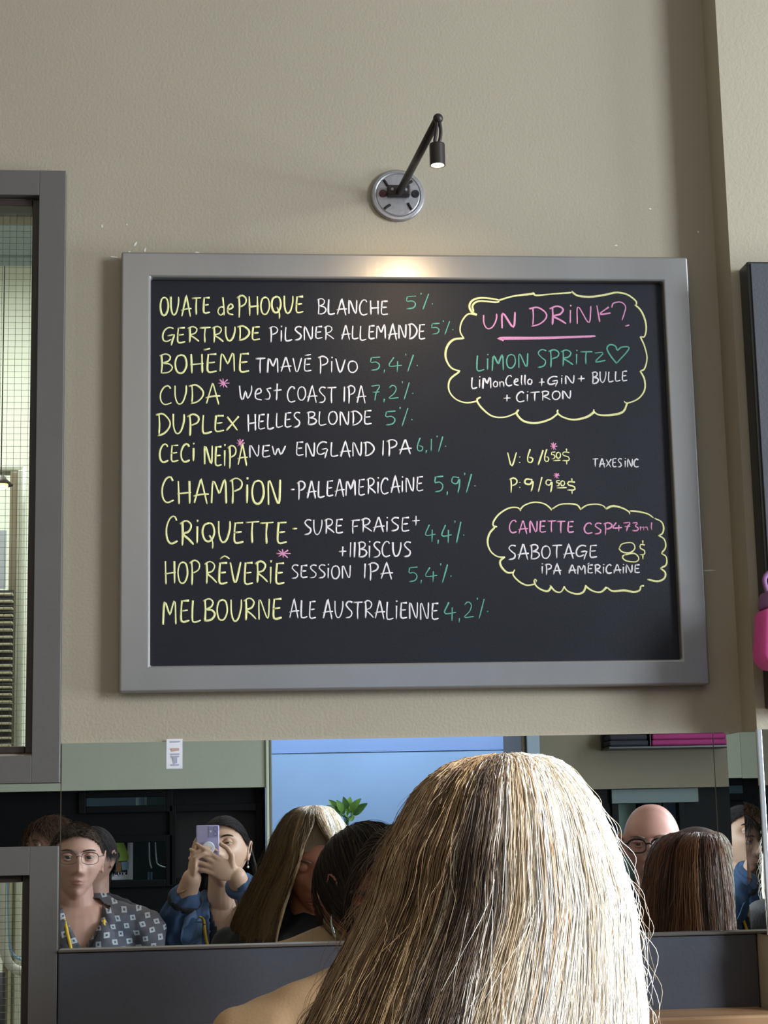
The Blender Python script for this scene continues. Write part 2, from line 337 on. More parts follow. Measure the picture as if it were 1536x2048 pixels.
# handwriting: every glyph is a list of strokes in a unit box (x right, y down; 0 top, 1 baseline)
G = {
 'A': (.80, [[(.05, 1.0), (.38, .0), (.45, .02), (.75, 1.05)], [(.0, .70), (.35, .62), (.85, .60)]]),
 'B': (.72, [[(.1, .02), (.14, .5), (.1, 1.02)], [(.0, .08), (.35, -.02), (.6, .12), (.5, .35), (.18, .47), (.55, .52), (.72, .72), (.5, .95), (.08, 1.0)]]),
 'C': (.70, [[(.62, .14), (.5, -.02), (.25, .05), (.05, .4), (.08, .8), (.3, 1.0), (.68, .9)]]),
 'D': (.78, [[(.12, .0), (.15, .5), (.12, .95)], [(-.06, .06), (.35, .0), (.72, .3), (.74, .6), (.45, .9), (.05, 1.02)]]),
 'E': (.62, [[(.6, .03), (.12, .05)], [(.15, .02), (.1, .5), (.14, .97), (.62, .93)], [(.1, .5), (.52, .46)]]),
 'F': (.62, [[(.66, .04), (.02, .06)], [(.18, .04), (.14, .5), (.16, 1.0)], [(.1, .5), (.52, .46)]]),
 'G': (.86, [[(.78, .08), (.5, .0), (.2, .15), (.04, .5), (.1, .85), (.35, .92), (.62, .78)], [(.38, .56), (.82, .5), (.72, .8), (.62, 1.2)]]),
 'H': (.78, [[(.08, .0), (.12, 1.02)], [(.68, .0), (.70, 1.0)], [(.02, .56), (.78, .5)]]),
 'I': (.22, [[(.12, .0), (.08, 1.0)]]),
 'i': (.25, [[(.12, .22), (.11, 1.0)], [(.14, -.08), (.13, .02)]]),
 'K': (.70, [[(.06, .0), (.2, 1.0)], [(.62, .12), (.2, .52), (.72, .48)]]),
 'L': (.62, [[(.12, .0), (.08, .5), (.1, .95), (.3, 1.0), (.62, .92)]]),
 'M': (.95, [[(.05, 1.0), (.14, .05), (.42, .5), (.5, .55), (.78, .0), (.85, 1.02)]]),
 'N': (.78, [[(.08, 1.02), (.12, .02), (.62, .98), (.72, .0)]]),
 'O': (.70, [[(.4, .04), (.15, .12), (.03, .5), (.15, .92), (.45, .96), (.66, .6), (.58, .15), (.32, .02)]]),
 'P': (.70, [[(.14, .04), (.18, .5), (.16, 1.1)], [(.0, .1), (.35, -.04), (.66, .12), (.6, .4), (.2, .56)]]),
 'Q': (.76, [[(.4, .04), (.12, .15), (.03, .5), (.2, .85), (.5, .85), (.7, .5), (.6, .12), (.32, .02)], [(.42, .6), (.6, .9), (.6, 1.22)]]),
 'R': (.74, [[(.14, .04), (.16, .5), (.14, 1.02)], [(.0, .1), (.35, -.04), (.64, .14), (.5, .42), (.18, .52), (.5, .75), (.78, .98)]]),
 'S': (.60, [[(.6, .06), (.3, .0), (.08, .2), (.3, .45), (.55, .65), (.45, .92), (.05, 1.0)]]),
 'T': (.72, [[(-.02, .06), (.74, .02)], [(.36, .05), (.32, .5), (.34, 1.02)]]),
 'U': (.76, [[(.06, .0), (.08, .6), (.25, .98), (.5, .88), (.68, .4), (.7, .0)]]),
 'V': (.72, [[(.04, .02), (.34, 1.0), (.7, .0)]]),
 'W': (1.0, [[(.02, .1), (.2, .95), (.42, .3), (.62, .92), (.95, .1)]]),
 'X': (.72, [[(.06, .1), (.66, 1.0)], [(.74, .05), (.0, .98)]]),
 'Z': (.70, [[(.05, .15), (.6, .12), (.1, .92), (.75, .85)]]),
 'w': (.90, [[(.02, .1), (.1, .8), (.25, .95), (.42, .45), (.55, .9), (.8, .5), (.82, .1)]]),
 'e': (.55, [[(.05, .65), (.45, .5), (.35, .28), (.1, .45), (.1, .85), (.5, .95)]]),
 's': (.45, [[(.45, .3), (.15, .35), (.35, .65), (.3, .95), (.0, .95)]]),
 't': (.45, [[(.25, .0), (.2, .95)], [(.0, .4), (.55, .36)]]),
 'd': (.62, [[(.5, .5), (.2, .5), (.05, .8), (.3, 1.0), (.5, .8)], [(.42, -.1), (.5, .5), (.52, 1.0)]]),
 'n': (.5, [[(.05, .45), (.08, .95)], [(.08, .6), (.3, .42), (.42, .6), (.45, .95)]]),
 'l': (.22, [[(.12, -.05), (.08, .6), (.14, .95)]]),
 'o': (.5, [[(.3, .4), (.05, .55), (.1, .9), (.4, .9), (.45, .55), (.25, .4)]]),
 'm': (.75, [[(.05, .45), (.06, .95)], [(.06, .6), (.22, .45), (.34, .6), (.34, .95)], [(.34, .6), (.5, .45), (.64, .6), (.68, .95)]]),
 'u': (.55, [[(.05, .35), (.1, .9), (.3, .92), (.45, .4)], [(.46, .35), (.5, .98)]]),
 'q': (.6, [[(.45, .1), (.1, .2), (.1, .55), (.45, .5), (.5, .1), (.5, 1.1)]]),
 '5': (.62, [[(.12, .05), (.66, .0)], [(.14, .05), (.1, .42), (.4, .38), (.62, .6), (.5, .92), (.1, 1.02)]]),
 '4': (.72, [[(.3, .0), (.02, .66), (.78, .6)], [(.52, .3), (.5, 1.12)]]),
 '9': (.60, [[(.55, .1), (.15, .05), (.08, .4), (.4, .48), (.56, .15), (.56, .6), (.46, 1.1)]]),
 '7': (.62, [[(.05, .05), (.62, .0), (.4, .5), (.3, 1.1)], [(.15, .5), (.62, .45)]]),
 '2': (.62, [[(.06, .2), (.3, .0), (.52, .2), (.4, .6), (.05, .98), (.68, .92)]]),
 '6': (.55, [[(.3, -.08), (.1, .5), (.12, .92), (.42, .95), (.5, .65), (.2, .55)]]),
 '1': (.3, [[(.15, .0), (.12, 1.02)]]),
 '3': (.55, [[(.05, .05), (.5, .02), (.25, .42), (.55, .65), (.4, .98), (.02, .95)]]),
 ',': (.28, [[(.16, .95), (.12, 1.22)]]),
 '%': (.95, [[(.18, -.28), (.17, -.12)], [(.62, -.2), (.28, 1.1)], [(.84, .58), (.85, .66)]]),
 '-': (.4, [[(.05, .5), (.35, .46)]]),
 '+': (.55, [[(.28, .15), (.26, .85)], [(.0, .52), (.55, .48)]]),
 '/': (.45, [[(.4, -.1), (.05, 1.15)]]),
 ':': (.2, [[(.1, .3), (.1, .36)], [(.1, .72), (.1, .78)]]),
 '*': (.7, [[(.1, .1), (.6, .95)], [(.62, .1), (.1, .85)], [(.0, .5), (.75, .48)], [(.32, 0), (.36, .95)]]),
 '$': (.6, [[(.55, .2), (.15, .15), (.1, .42), (.5, .6), (.5, .88), (.05, .9)], [(.34, -.15), (.36, .15)], [(.36, .95), (.36, 1.25)]]),
 ' ': (.35, []),
}
def bp(px, py): p = U(px, py, SLY-.0004); return (p.x, p.y, p.z)
rg = random.Random(4)
def chalk(strokes, col, w=4.3, name='chalk_lettering', label=None):
    """strokes: pixel polylines on the board, turned into low flat chalk ridges on its surface"""
    bm_v, bm_f = [], []; off = 0; me = bpy.data.meshes.new(name)
    for s in strokes:
        pts = np.array([bp(*p) for p in s]); L = np.linalg.norm(np.diff(pts, axis=0), axis=1).sum(); n = max(3, int(L/.003))
        P = spline(pts, n); ww = .85*w/1272/2*rg.uniform(.85, 1.15)*(1+.16*np.sin(np.linspace(0, rg.uniform(2, 7), n)+rg.uniform(0, 6)))
        ww[-1] *= .6
        v, q, cp = sweep(P[None], ww[None], 6, True)
        v[:, 1] = (v[:, 1]-(SLY-.0004))*.16+SLY-.0003
        bm_v.append(v); bm_f += [[i+off for i in f] for f in q.tolist()]+[[i+off for i in f] for f in cp]; off += len(v)
    me.from_pydata(np.vstack(bm_v).tolist(), [], bm_f)
    o = obj(name, me, M[col], panel); finish(me, True)
    if label: tag(o, label)
    return o
def word(s, col, x0, x1, tL, bL, tR=None, bR=None, w=4.3, slant=0, vert='', big=None):
    tR = tL if tR is None else tR; bR = bL if bR is None else bR
    adv = [G[c][0] for c in s]; gap = .12; tot = sum(adv)+gap*(len(s)-1); u = 0; out = []
    for i, c in enumerate(s):
        jx, jy, js = rg.uniform(-.02, .02), rg.uniform(-.03, .03), rg.uniform(.95, 1.05)
        sc_ = big if (i == 0 and big) else 1
        for st in G[c][1]:
            pl = []
            for x, y in st:
                X = (u+x+jx)/tot; yy = (y+jy)*js; yy = 1-(1-yy)*sc_ if big and i == 0 else yy
                T = tL+(tR-tL)*X; B = bL+(bR-bL)*X
                pl.append((x0+(x1-x0)*X-slant*yy, T+(B-T)*yy))
            out.append(pl)
        u += adv[i]+gap
    return chalk(out, col, w)
Z3 = lambda pts: [(700+x/2.327, 570+y/2.327) for x, y in pts]
Z4 = lambda pts: [(760+x/2.56, 860+y/2.56) for x, y in pts]
Yc, Wc, Tc, Pc = 'yellow', 'white', 'teal', 'pink'
word('OUATE', Yc, 320, 420, 594, 633, 595, 628); word('de', Yc, 434, 468, 598, 632); word('PHOQUE', Yc, 474, 607, 592, 632, 592, 627)
word('BLANCHE', Wc, 634, 776, 598, 627, 602, 631, 3.8); word('5%', Tc, 810, 868, 592, 617, w=3.2)
word('GERTRUDE', Yc, 324, 520, 655, 687, 652, 680); word('PiLSNER', Wc, 538, 667, 655, 684, 652, 677, 3.8); word('ALLEMANDE', Wc, 682, 850, 652, 679, 648, 677, 3.8)
word('5%', Tc, 860, 908, 646, 667, w=3.2)
word('BOHEME', Yc, 319, 498, 708, 745, 706, 744); chalk([[(407, 700), (420, 697)]], Yc); word('TMAVE', Wc, 511, 623, 716, 746, 716, 743, 3.8); chalk([[(609, 711), (622, 709)]], Wc, 3.4)
word('PiVO', Wc, 636, 715, 713, 744, 722, 744, 3.8); word('5,4%', Tc, 738, 838, 714, 741, w=3.2)
word('CUDA', Yc, 319, 439, 772, 808, 768, 808); word('*', Pc, 436, 458, 757, 777, w=3.4); word('west', Wc, 478, 560, 768, 801, 766, 800, 3.8); word('COAST', Wc, 574, 672, 773, 802, 774, 806, 3.8)
word('IPA', Wc, 686, 731, 773, 805, w=3.8); word('7,2%', Tc, 740, 828, 771, 799, w=3.2)
word('DUPLEX', Yc, 313, 477, 828, 872, 832, 862); word('HELLES', Wc, 494, 600, 829, 862, 824, 852, 3.8); word('BLONDE', Wc, 614, 743, 824, 850, 821, 850, 3.8); word('5%', Tc, 768, 828, 822, 850, w=3.2)
word('CECi', Yc, 318, 390, 890, 927, 889, 922); word('NEiPA', Yc, 407, 494, 892, 930, 892, 932); word('*', Pc, 472, 488, 878, 895, w=3); word('NEW', Wc, 497, 572, 890, 916, 889, 909, 3.8)
word('ENGLAND', Wc, 590, 748, 884, 912, 884, 912, 3.8); word('IPA', Wc, 763, 822, 881, 911, 880, 907, 3.8); word('6,1%', Tc, 832, 894, 878, 902, w=3.2)
word('CHAMPiON', Yc, 323, 562, 962, 1006, 958, 1006, 4.6, big=1.15); word('-', Wc, 580, 590, 970, 990, w=3.6); word('PALEAMERiCAiNE', Wc, 594, 846, 964, 997, 953, 983, 3.8); word('5,9%', Tc, 867, 953, 953, 983, w=3.4)
word('CRiQUETTE', Yc, 331, 573, 1044, 1090, 1043, 1086, 4.6, big=1.2); word('-', Yc, 583, 596, 1048, 1066, w=3.8); word('SURE', Wc, 607, 686, 1039, 1069, 1038, 1065, 3.8); word('FRAiSE', Wc, 701, 818, 1039, 1066, 1034, 1061, 3.8)
word('+', Wc, 824, 839, 1028, 1055, w=3.4); word('+', Wc, 678, 693, 1088, 1116, w=3.6); word('IIBiSCUS', Wc, 698, 821, 1084, 1114, 1084, 1114, 3.8); word('4,4%', Tc, 850, 930, 1050, 1082, w=3.2)
word('HOP', Yc, 328, 400, 1122, 1170, 1122, 1166, 4.5); word('REVERiE', Yc, 408, 569, 1124, 1168, 1124, 1166, 4.5); chalk([[(440, 1118), (449, 1112), (459, 1118)]], Yc, 3.8); word('*', Pc, 553, 580, 1098, 1116, w=3.4)
word('SESSiON', Wc, 582, 702, 1130, 1156, 1130, 1158, 3.8); word('IPA', Wc, 726, 784, 1127, 1158, w=3.8); word('5,4%', Tc, 815, 905, 1134, 1162, w=3.2)
word('MELBOURNE', Yc, 324, 564, 1202, 1247, 1196, 1236, 4.6); word('ALE', Wc, 578, 632, 1202, 1237, 1201, 1236, 3.8); word('AUSTRALiENNE', Wc, 645, 877, 1202, 1236, 1205, 1239, 3.8); word('4,2%', Tc, 888, 978, 1204, 1236, w=3.2)
# cloud round the cocktail
for s in [[(590,140),(565,125),(555,95),(575,68),(620,60),(690,70),(680,80),(600,75),(570,95),(575,125)],[(690,72),(760,52),(860,40)],[(850,34),(865,48),(940,42),(1030,35)],[(1030,30),(1060,50),(1120,55),(1190,45),(1240,35),(1290,45),(1330,75),(1332,95)],
          [(1325,92),(1350,115),(1370,155),(1378,200),(1370,240),(1350,240)],[(1350,240),(1370,285),(1382,340),(1370,390),(1350,400)],[(1350,400),(1370,440),(1370,490),(1340,530),(1290,550),(1275,540)],[(1290,550),(1270,590),(1220,605),(1160,605),(1135,590),(1135,578)],
          [(1138,590),(1100,615),(1040,627),(990,615),(965,595),(968,580)],[(965,600),(930,625),(870,642),(810,635),(775,600),(785,580)],[(775,595),(720,615),(660,610),(610,570),(590,535),(608,522)],[(595,540),(540,548),(490,530),(460,490),(465,440),(510,402)],
          [(512,402),(470,385),(445,340),(450,290),(480,255),(530,248)],[(530,250),(512,215),(520,170),(550,135),(590,140)]]:
    chalk([Z3(s)], Yc, 5, 'chalk_cloud')
def z3w(s, col, x0, x1, tL, bL, tR=None, bR=None, w=4.3, **k):
    f = lambda y: None if y is None else 570+y/2.327
    return word(s, col, 700+x0/2.327, 700+x1/2.327, f(tL), f(bL), f(tR), f(bR), w, **k)
def z4w(s, col, x0, x1, tL, bL, tR=None, bR=None, w=4.3, **k):
    f = lambda y: None if y is None else 860+y/2.56
    return word(s, col, 760+x0/2.56, 760+x1/2.56, f(tL), f(bL), f(tR), f(bR), w, **k)
z3w('UN', Pc, 617, 775, 140, 205, 125, 195, 4.6); z3w('DRiNK', Pc, 838, 1210, 108, 190, 95, 175, 4.6)
chalk([Z3([(1218,105),(1225,85),(1260,80),(1282,100),(1275,135),(1265,165)]), Z3([(1280,192),(1300,186)])], Pc, 4.2)
chalk([Z3([(715,258),(700,246),(900,244),(1142,238)]), Z3([(710,252),(900,250),(1130,240)])], Pc, 4.6, 'chalk_underline')
z3w('LiMON', Tc, 585, 830, 328, 400, 318, 382, 4); z3w('SPRiTZ', Tc, 868, 1185, 302, 385, 312, 360, 4)
chalk([Z3([(1240,365),(1212,330),(1195,295),(1210,278),(1235,285),(1243,305),(1262,290),(1298,290),(1285,315),(1262,340),(1240,365)])], Tc, 4, 'chalk_heart')
z3w('LiMonCello', Wc, 562, 848, 432, 484, 418, 466, 3.8); z3w('+', Wc, 880, 906, 425, 478, w=3.6); z3w('GiN', Wc, 918, 1046, 428, 466, 420, 458, 3.8); z3w('+', Wc, 1060, 1092, 415, 455, w=3.6); z3w('BULLE', Wc, 1125, 1290, 405, 458, 400, 446, 3.8)
z3w('+', Wc, 713, 746, 505, 550, w=3.6); z3w('CiTRON', Wc, 772, 1030, 500, 546, 490, 530, 3.8)
z4w('V:', Yc, 650, 722, 115, 185, w=4); z4w('6', Yc, 750, 784, 105, 172, w=4); z4w('/', Yc, 805, 838, 110, 172, w=4); z4w('6', Yc, 838, 866, 105, 165, w=4)
z4w('5O', Yc, 874, 925, 112, 146, w=3); z4w('$', Yc, 930, 974, 105, 165, w=3.4); chalk([Z4([(886,157),(924,155)])], Yc, 3); z4w('*', Pc, 872, 906, 65, 104, w=2.8)
z4w('P:', Yc, 662, 722, 248, 312, w=4); z4w('9', Yc, 736, 786, 250, 308, w=4); z4w('/', Yc, 808, 832, 248, 310, w=4); z4w('9', Yc, 846, 882, 252, 314, w=4)
z4w('5O', Yc, 898, 946, 258, 286, w=3); z4w('$', Yc, 954, 1002, 255, 312, w=3.4); chalk([Z4([(905,297),(956,295)])], Yc, 3); z4w('*', Pc, 888, 918, 220, 250, w=2.8)
z4w('TAXES', Wc, 1090, 1238, 146, 190, 146, 190, 3.2); z4w('iNC', Wc, 1250, 1326, 148, 190, w=3.2)
for s in [[(720,415),(705,398),(660,400),(610,430),(580,470),(580,492),(600,495)],[(715,410),(740,385),(790,370),(840,378),(870,400),(878,412)],[(880,405),(920,382),(970,378),(1010,385),(1028,410)],[(1028,405),(1060,385),(1110,380),(1145,390),(1155,405)],
          [(1155,405),(1190,390),(1240,400),(1275,420),(1278,432)],[(1278,415),(1320,418),(1370,430),(1400,450)],[(1405,452),(1440,470),(1452,500),(1445,530),(1425,540)],[(1425,540),(1455,560),(1462,600),(1440,632)],[(1440,632),(1465,650),(1465,690),(1435,708)],
          [(1435,708),(1460,730),(1455,760),(1420,775),(1368,765)],[(1352,798),(1335,800),(1330,820),(1300,830),(1250,822),(1190,825),(1160,805)],[(1160,805),(1130,830),(1090,825),(1050,800)],[(1055,795),(1040,830),(1005,840),(960,825),(940,800)],
          [(945,800),(925,830),(895,825),(870,795)],[(878,800),(860,825),(830,820),(800,800),(788,770),(800,765),(798,780)],[(790,790),(750,795),(710,775),(680,740),(690,715)],[(685,730),(650,730),(620,700),(615,670),(640,650)],[(640,652),(600,648),(565,620),(550,575),(560,530),(590,495)]]:
    chalk([Z4(s)], Yc, 4.6, 'chalk_cloud')
z4w('CANETTE', Pc, 660, 992, 465, 528, 466, 526, 3.8); z4w('CSP', Pc, 1042, 1188, 478, 532, w=3.8); z4w('473ml', Pc, 1192, 1396, 475, 516, w=3.6)
z4w('SABOTAGE', Wc, 655, 1110, 590, 662, 590, 652, 3.8)
chalk([Z4([(1225,605),(1240,583),(1290,578),(1305,605),(1280,628),(1240,625),(1222,605)]), Z4([(1250,640),(1300,632),(1325,655),(1310,675),(1260,670),(1240,652),(1250,640)])], Yc, 4.2)
z4w('$', Yc, 1326, 1358, 575, 645, w=3.4); z4w('iPA', Wc, 825, 925, 688, 738, w=3.8); z4w('AMERiCAiNE', Wc, 965, 1330, 690, 736, 690, 732, 3.8); chalk([Z4([(1062,688),(1072,680)])], Wc, 3)

# ------------------------------------------------------------------ picture lamp over the board
lc = U(795, 393); lm = empty('wall_lamp', lc); tag(lm, 'small spotlight on a dark slanting arm with a round zinc wall plate above the blackboard', 'lamp')
RP = .0445
pl = lathe([(0, -.0006), (RP, -.0006), (RP, -.006), (RP-.002, -.008), (RP-.006, -.0085), (RP-.008, -.0075), (RP-.0095, -.0085), (0, -.0095)], 72, 'Y')
bmesh.ops.translate(pl, verts=pl.verts, vec=lc); sub('wall_plate', pl, M['zinc'], lm)
hole = mat('slot_shadow_black', (.01, .01, .01), .8)
for a0, a1, rr in ((2.15, 2.5, .034), (.62, .95, .034), (3.78, 4.15, .034), (5.25, 5.6, .034)):
    P = [(lc.x+rr*math.cos(a)*1.0, -.0093, lc.z+rr*math.sin(a)) for a in np.linspace(a0, a1, 8)]
    k = [(lc.x+(rr-.012*t)*math.cos((a0+a1)/2+.12*t*t), -.0093, lc.z+(rr-.012*t)*math.sin((a0+a1)/2+.12*t*t)) for t in np.linspace(0, 1, 8)]
    sub('slot', tube_mesh('slot', np.array([k]), .0022, 8), hole, lm)
for sx, mm in ((-.025, mat('dark_red_cap', (.10, .015, .02), .4)), (.029, hole)):
    q = lathe([(0, -.009), (.0065, -.009), (.0065, -.0105), (.0055, -.011), (0, -.0105)], 24, 'Y'); bmesh.ops.translate(q, verts=q.verts, vec=lc+Vector((sx, 0, .0015))); sub('plug', q, mm, lm, False)
sub('bracket', box((lc.x-.019, -.024, lc.z-.0055), (lc.x+.019, -.0095, lc.z+.012), .002), M['iron'], lm)
for sx in (-.011, .011):
    q = lathe([(0, -.0275), (.002, -.0275), (.003, -.0255), (.003, -.024), (0, -.024)], 16, 'Y'); bmesh.ops.translate(q, verts=q.verts, vec=lc+Vector((sx, 0, .003))); sub('screw', q, M['zinc'], lm)
tip = U(876, 237, -.31)
sub('arm', tube_mesh('arm', np.array([[(lc.x+.001, -.02, lc.z), (tip.x, tip.y, tip.z)]]), .0063, 20), M['iron'], lm)
kn = bmesh.new(); bmesh.ops.create_uvsphere(kn, u_segments=24, v_segments=16, radius=.0075); bmesh.ops.translate(kn, verts=kn.verts, vec=tip); sub('knuckle', kn, M['iron'], lm, True)
ht = U(874, 287, -.31); hb = U(874.5, 331, -.31)
for dx in (-.0032, .0036):
    sub('hanger', tube_mesh('h', spline([tip+Vector((dx*.4, 0, 0)), tip+Vector((dx, 0, -.02)), ht+Vector((dx, 0, .003)), ht+Vector((0, 0, 0))], 16)[None], .0026, 10), M['iron'], lm)
h_ = ht.z-hb.z
cy = lathe([(0, 0), (.006, 0), (.0112, -.001), (.0116, -.003), (.0116, -h_), (.0100, -h_), (.0100, -h_+.004), (0, -h_+.004)], 40); bmesh.ops.translate(cy, verts=cy.verts, vec=Vector((ht.x, ht.y, ht.z)))
sub('lamp_head', cy, M['iron'], lm)
bu = bmesh.new(); bmesh.ops.create_uvsphere(bu, u_segments=20, v_segments=12, radius=.0094); [setattr(v.co, 'z', v.co.z*.42) for v in bu.verts]; bmesh.ops.translate(bu, verts=bu.verts, vec=Vector((ht.x, ht.y, hb.z+.0025)))
sub('bulb', bu, mat('lamp_bulb', (1, .9, .7), .4, emit=(1, .82, .55), estr=30), lm, True)
light('SPOT', 'wall_lamp_beam', (ht.x, ht.y-.0, hb.z-.008), (ht.x-.03, .0, hb.z-.28), 3.6, (1, .74, .44), spot_size=math.radians(110), spot_blend=1.0, shadow_soft_size=.02)

# ------------------------------------------------------------------ tag on the mirror
pt = empty('paper_tag', U(348, 1537)); tag(pt, 'small white printed paper tag taped to the top edge of the mirror', 'paper')
a, b = U(333, 1483, -.012), U(365, 1537, -.012)
sheet = bmesh.new(); n = 8; vs = []
for i in range(n+1):
    t_ = i/n; z = a.z+.004+(b.z-a.z-.004)*t_; y = -.0055-.010*math.sin(t_*1.5)
    vs.append((sheet.verts.new((a.x, y, z)), sheet.verts.new((b.x, y-.001, z))))
for (p, q), (r, s) in zip(vs, vs[1:]): sheet.faces.new((p, q, s, r))
so = sub('sheet', sheet, mat('warm_white_paper', (.78, .78, .84), .7), pt); so.modifiers.new('s', 'SOLIDIFY').thickness = .0003
ink1 = mat('orange_ink', (.55, .36, .28), .8); ink2 = mat('grey_blue_ink', (.40, .41, .52), .8)
for zf, wf_, hh, mk, yy in ((.10, .6, .0012, ink2, 0), (.38, .5, .003, ink1, 0), (.52, .55, .0012, ink2, 0), (.60, .5, .0012, ink2, 0), (.75, .26, .006, ink2, 0), (.88, .5, .0012, ink2, 0)):
    z = a.z+.004+(b.z-a.z-.004)*zf; y = -.0055-.010*math.sin(zf*1.5)-.0012; cx = (a.x+b.x)/2+.001; w_ = (b.x-a.x)*wf_/2
    sub('printed_line', box((cx-w_, y-.0001, z-hh), (cx+w_, y, z+hh)), mk, pt)
# ------------------------------------------------------------------ black cabinet on the projecting wall
bc = empty('black_board', (1.1, -STEP, CZ+.2)); bx = U(1495, 522, -STEP-.045)
tag(bc, 'black panelled board hung on the projecting wall at the right edge', 'board')
slate2 = mat('dark_grey_board_face', (.045, .047, .055), .55, bump=.2, bscale=200)
sub('board_body', box((bx.x-.001, -STEP-.044, CZ+.17), (bx.x+.55, -STEP-.0008, bx.z), .003), M['black'], bc)
sub('board_face', box((bx.x+.004, -STEP-.047, CZ+.175), (bx.x+.545, -STEP-.0441, bx.z-.004), .001), slate2, bc)
pk = mat('hot_pink_fabric', (.85, .10, .38), .6, bump=.3, bscale=80, var=.15); pk2 = mat('dusty_violet_fabric', (.28, .12, .28), .7, bump=.3)
pb = empty('pink_pouch', (1.0, -STEP-.06, CZ+.22)); tag(pb, 'hot pink pouch with a violet top hanging against the black board at the right edge', 'pouch')
p0 = U(1520, 1250, -STEP-.10); 
def soft(lo, hi, s=3, bev=.012):
    b = box(lo, hi, bev, seg=4); return b
zt, zb = U(1520, 1215, -.18).z, U(1520, 1338, -.18).z; xl = U(1523, 1280, -.18).x
bmp = bmesh.new()
prof = [(xl+.006, zt), (xl+.16, zt), (xl+.175, zb+.02), (xl+.16, zb), (xl+.012, zb), (xl-.003, zb+.016)]
sub('pouch_body', rail(prof, -.19, -STEP-.0475, .010), pk, pb, True)
sub('pouch_top', rail([(xl+.010, zt+.0005), (xl+.155, zt+.0005), (xl+.15, zt+.028), (xl+.016, zt+.028)], -.18, -STEP-.0475, .006), pk2, pb, True)
sub('pouch_loop', tube_mesh('pl', spline([(xl+.02, -.16, zt+.024), (xl+.018, -.16, zt+.05), (xl+.05, -.16, zt+.065), (xl+.09, -.16, zt+.05), (xl+.1, -.16, zt+.024)], 30)[None], .004, 10), pk2, pb)
# ------------------------------------------------------------------ the far side of the room, seen in the mirror
VB = 5.0
def vx(px, v=VB): return V(px, 1600, v).x
def vz(py, px=768, v=VB): return V(px, py, v).z
soffit = mat('sage_grey_paint', (.40, .42, .34), .7, bump=.2, var=.04)
olive = mat('olive_brown_paint', (.16, .14, .095), .7, bump=.2, var=.05)
blk = mat('black_stained_joinery', (.004, .005, .006), .6, bump=.2, spec=.12)
ZS = vz(1578, 330)
xa, xb = vx(541), vx(1052)                    # the blue bay between the two dark screens
o = obj('wall_back_left', box((X0, -VB-.35, ZS), (vx(532), -VB, ZT)), soffit); tag(o, kind='structure')
o = obj('wall_back_right', box((vx(1082), -VB-.35, vz(1577, 1270)), (X1, -VB, ZT)), olive); tag(o, kind='structure')
o = obj('trim_1', box((vx(532), -VB-.06, 0), (vx(538), -VB+.012, ZT), .003), mat('pale_post_paint', (.6, .65, .52), .5)); tag(o, kind='structure')
o = obj('trim_2', box((vx(538)+.001, -VB-.5, 0), (vx(544), -VB+.004, ZT), .003), mat('post_painted_shade', (.16, .17, .13), .5)); tag(o, kind='structure')  # darker copy of the pale post colour, with the shade put into it
o = obj('trim_3', box((vx(1046), -VB-.5, 0), (vx(1055), -VB+.0, ZT), .003), mat('ochre_post_paint', (.10, .075, .035), .5)); tag(o, kind='structure')
o = obj('trim_4', box((vx(1055)+.001, -VB-.1, 0), (vx(1081), -VB+.02, ZT), .003), mat('pale_blue_post', (.24, .32, .38), .5)); tag(o, kind='structure')
blue = mat('sky_blue_plaster', (.27, .41, .64), .7, bump=.4, bscale=9, var=.18, vscale=2.2)
o = obj('wall_back', box((X0, YB, 0), (X1, YB+.1, ZT)), blue); tag(o, kind='structure')
crack = U(1, 1); 
light('AREA', 'bay_fill', (.9, -5.75, 2.95), (.8, -6.5, 1.3), 95, (.78, .88, 1.0), shape='RECTANGLE', size=1.5, size_y=.5)  # added light to brighten the blue wall; the bay has no skylight
# low beam line high on the blue wall
o = obj('beam', box((vx(545), YB+.1, vz(1503, 768, 6.5)), (vx(1046)+.4, YB+.1015, vz(1470, 768, 6.5)), .004), mat('deeper_blue_band', (.22, .33, .60), .7)); tag(o, kind='structure')
def screen(name, label, x0, x1, z1, holes, y):
    """black joinery screen standing on the floor with framed openings (x0,x1,z0,z1)"""
    s = empty(name, ((x0+x1)/2, y, 0)); tag(s, label, 'screen')
    xs = sorted({x0, x1, *[h[0] for h in holes], *[h[1] for h in holes]}); zs = sorted({0, z1, *[h[2] for h in holes], *[h[3] for h in holes]})
    b = bmesh.new()
    for a, c in zip(xs, xs[1:]):
        for d, e in zip(zs, zs[1:]):
            if not any(h[0] < (a+c)/2 < h[1] and h[2] < (d+e)/2 < h[3] for h in holes): box((a, y-.04, d), (c, y, e), 0, b)
    bmesh.ops.remove_doubles(b, verts=b.verts, dist=1e-5); sub('screen_panel', b, blk, s)
    for h in holes:
        for a, c in (((h[0]-.03, h[2]-.03), (h[0], h[3]+.03)), ((h[1], h[2]-.03), (h[1]+.03, h[3]+.03)), ((h[0], h[2]-.03), (h[1], h[2])), ((h[0], h[3]), (h[1], h[3]+.03))):
            sub('moulding', box((a[0], y+.0005, a[1]), (c[0], y+.016, min(c[1], z1-.001)), .003), blk, s)
    return s
def hole(x0, x1, y0, y1): return (vx(x0), vx(x1), vz(y1, (x0+x1)/2), vz(y0, (x0+x1)/2))
h1 = hole(170, 331, 1560, 1611); h1 = (h1[0], h1[1], h1[2], ZS-.031)
screen('room_screen', 'black screen with framed openings under the sage green bulkhead, in the mirror', X0+.02, vx(531), ZS-.001, [h1, hole(222, 331, 1685, 1761), hole(352, 512, 1622, 1755)], -VB-.06)
h3 = hole(1240, 1326, 1607, 1760); h4 = hole(1331, 1361, 1604, 1760)
ZR = vz(1577, 1270)
screen('room_screen', 'black joinery screen below the olive wall behind the bald man, seen in the mirror', vx(1082), X1-.02, ZR-.001, [h3, h4], -VB-.06)
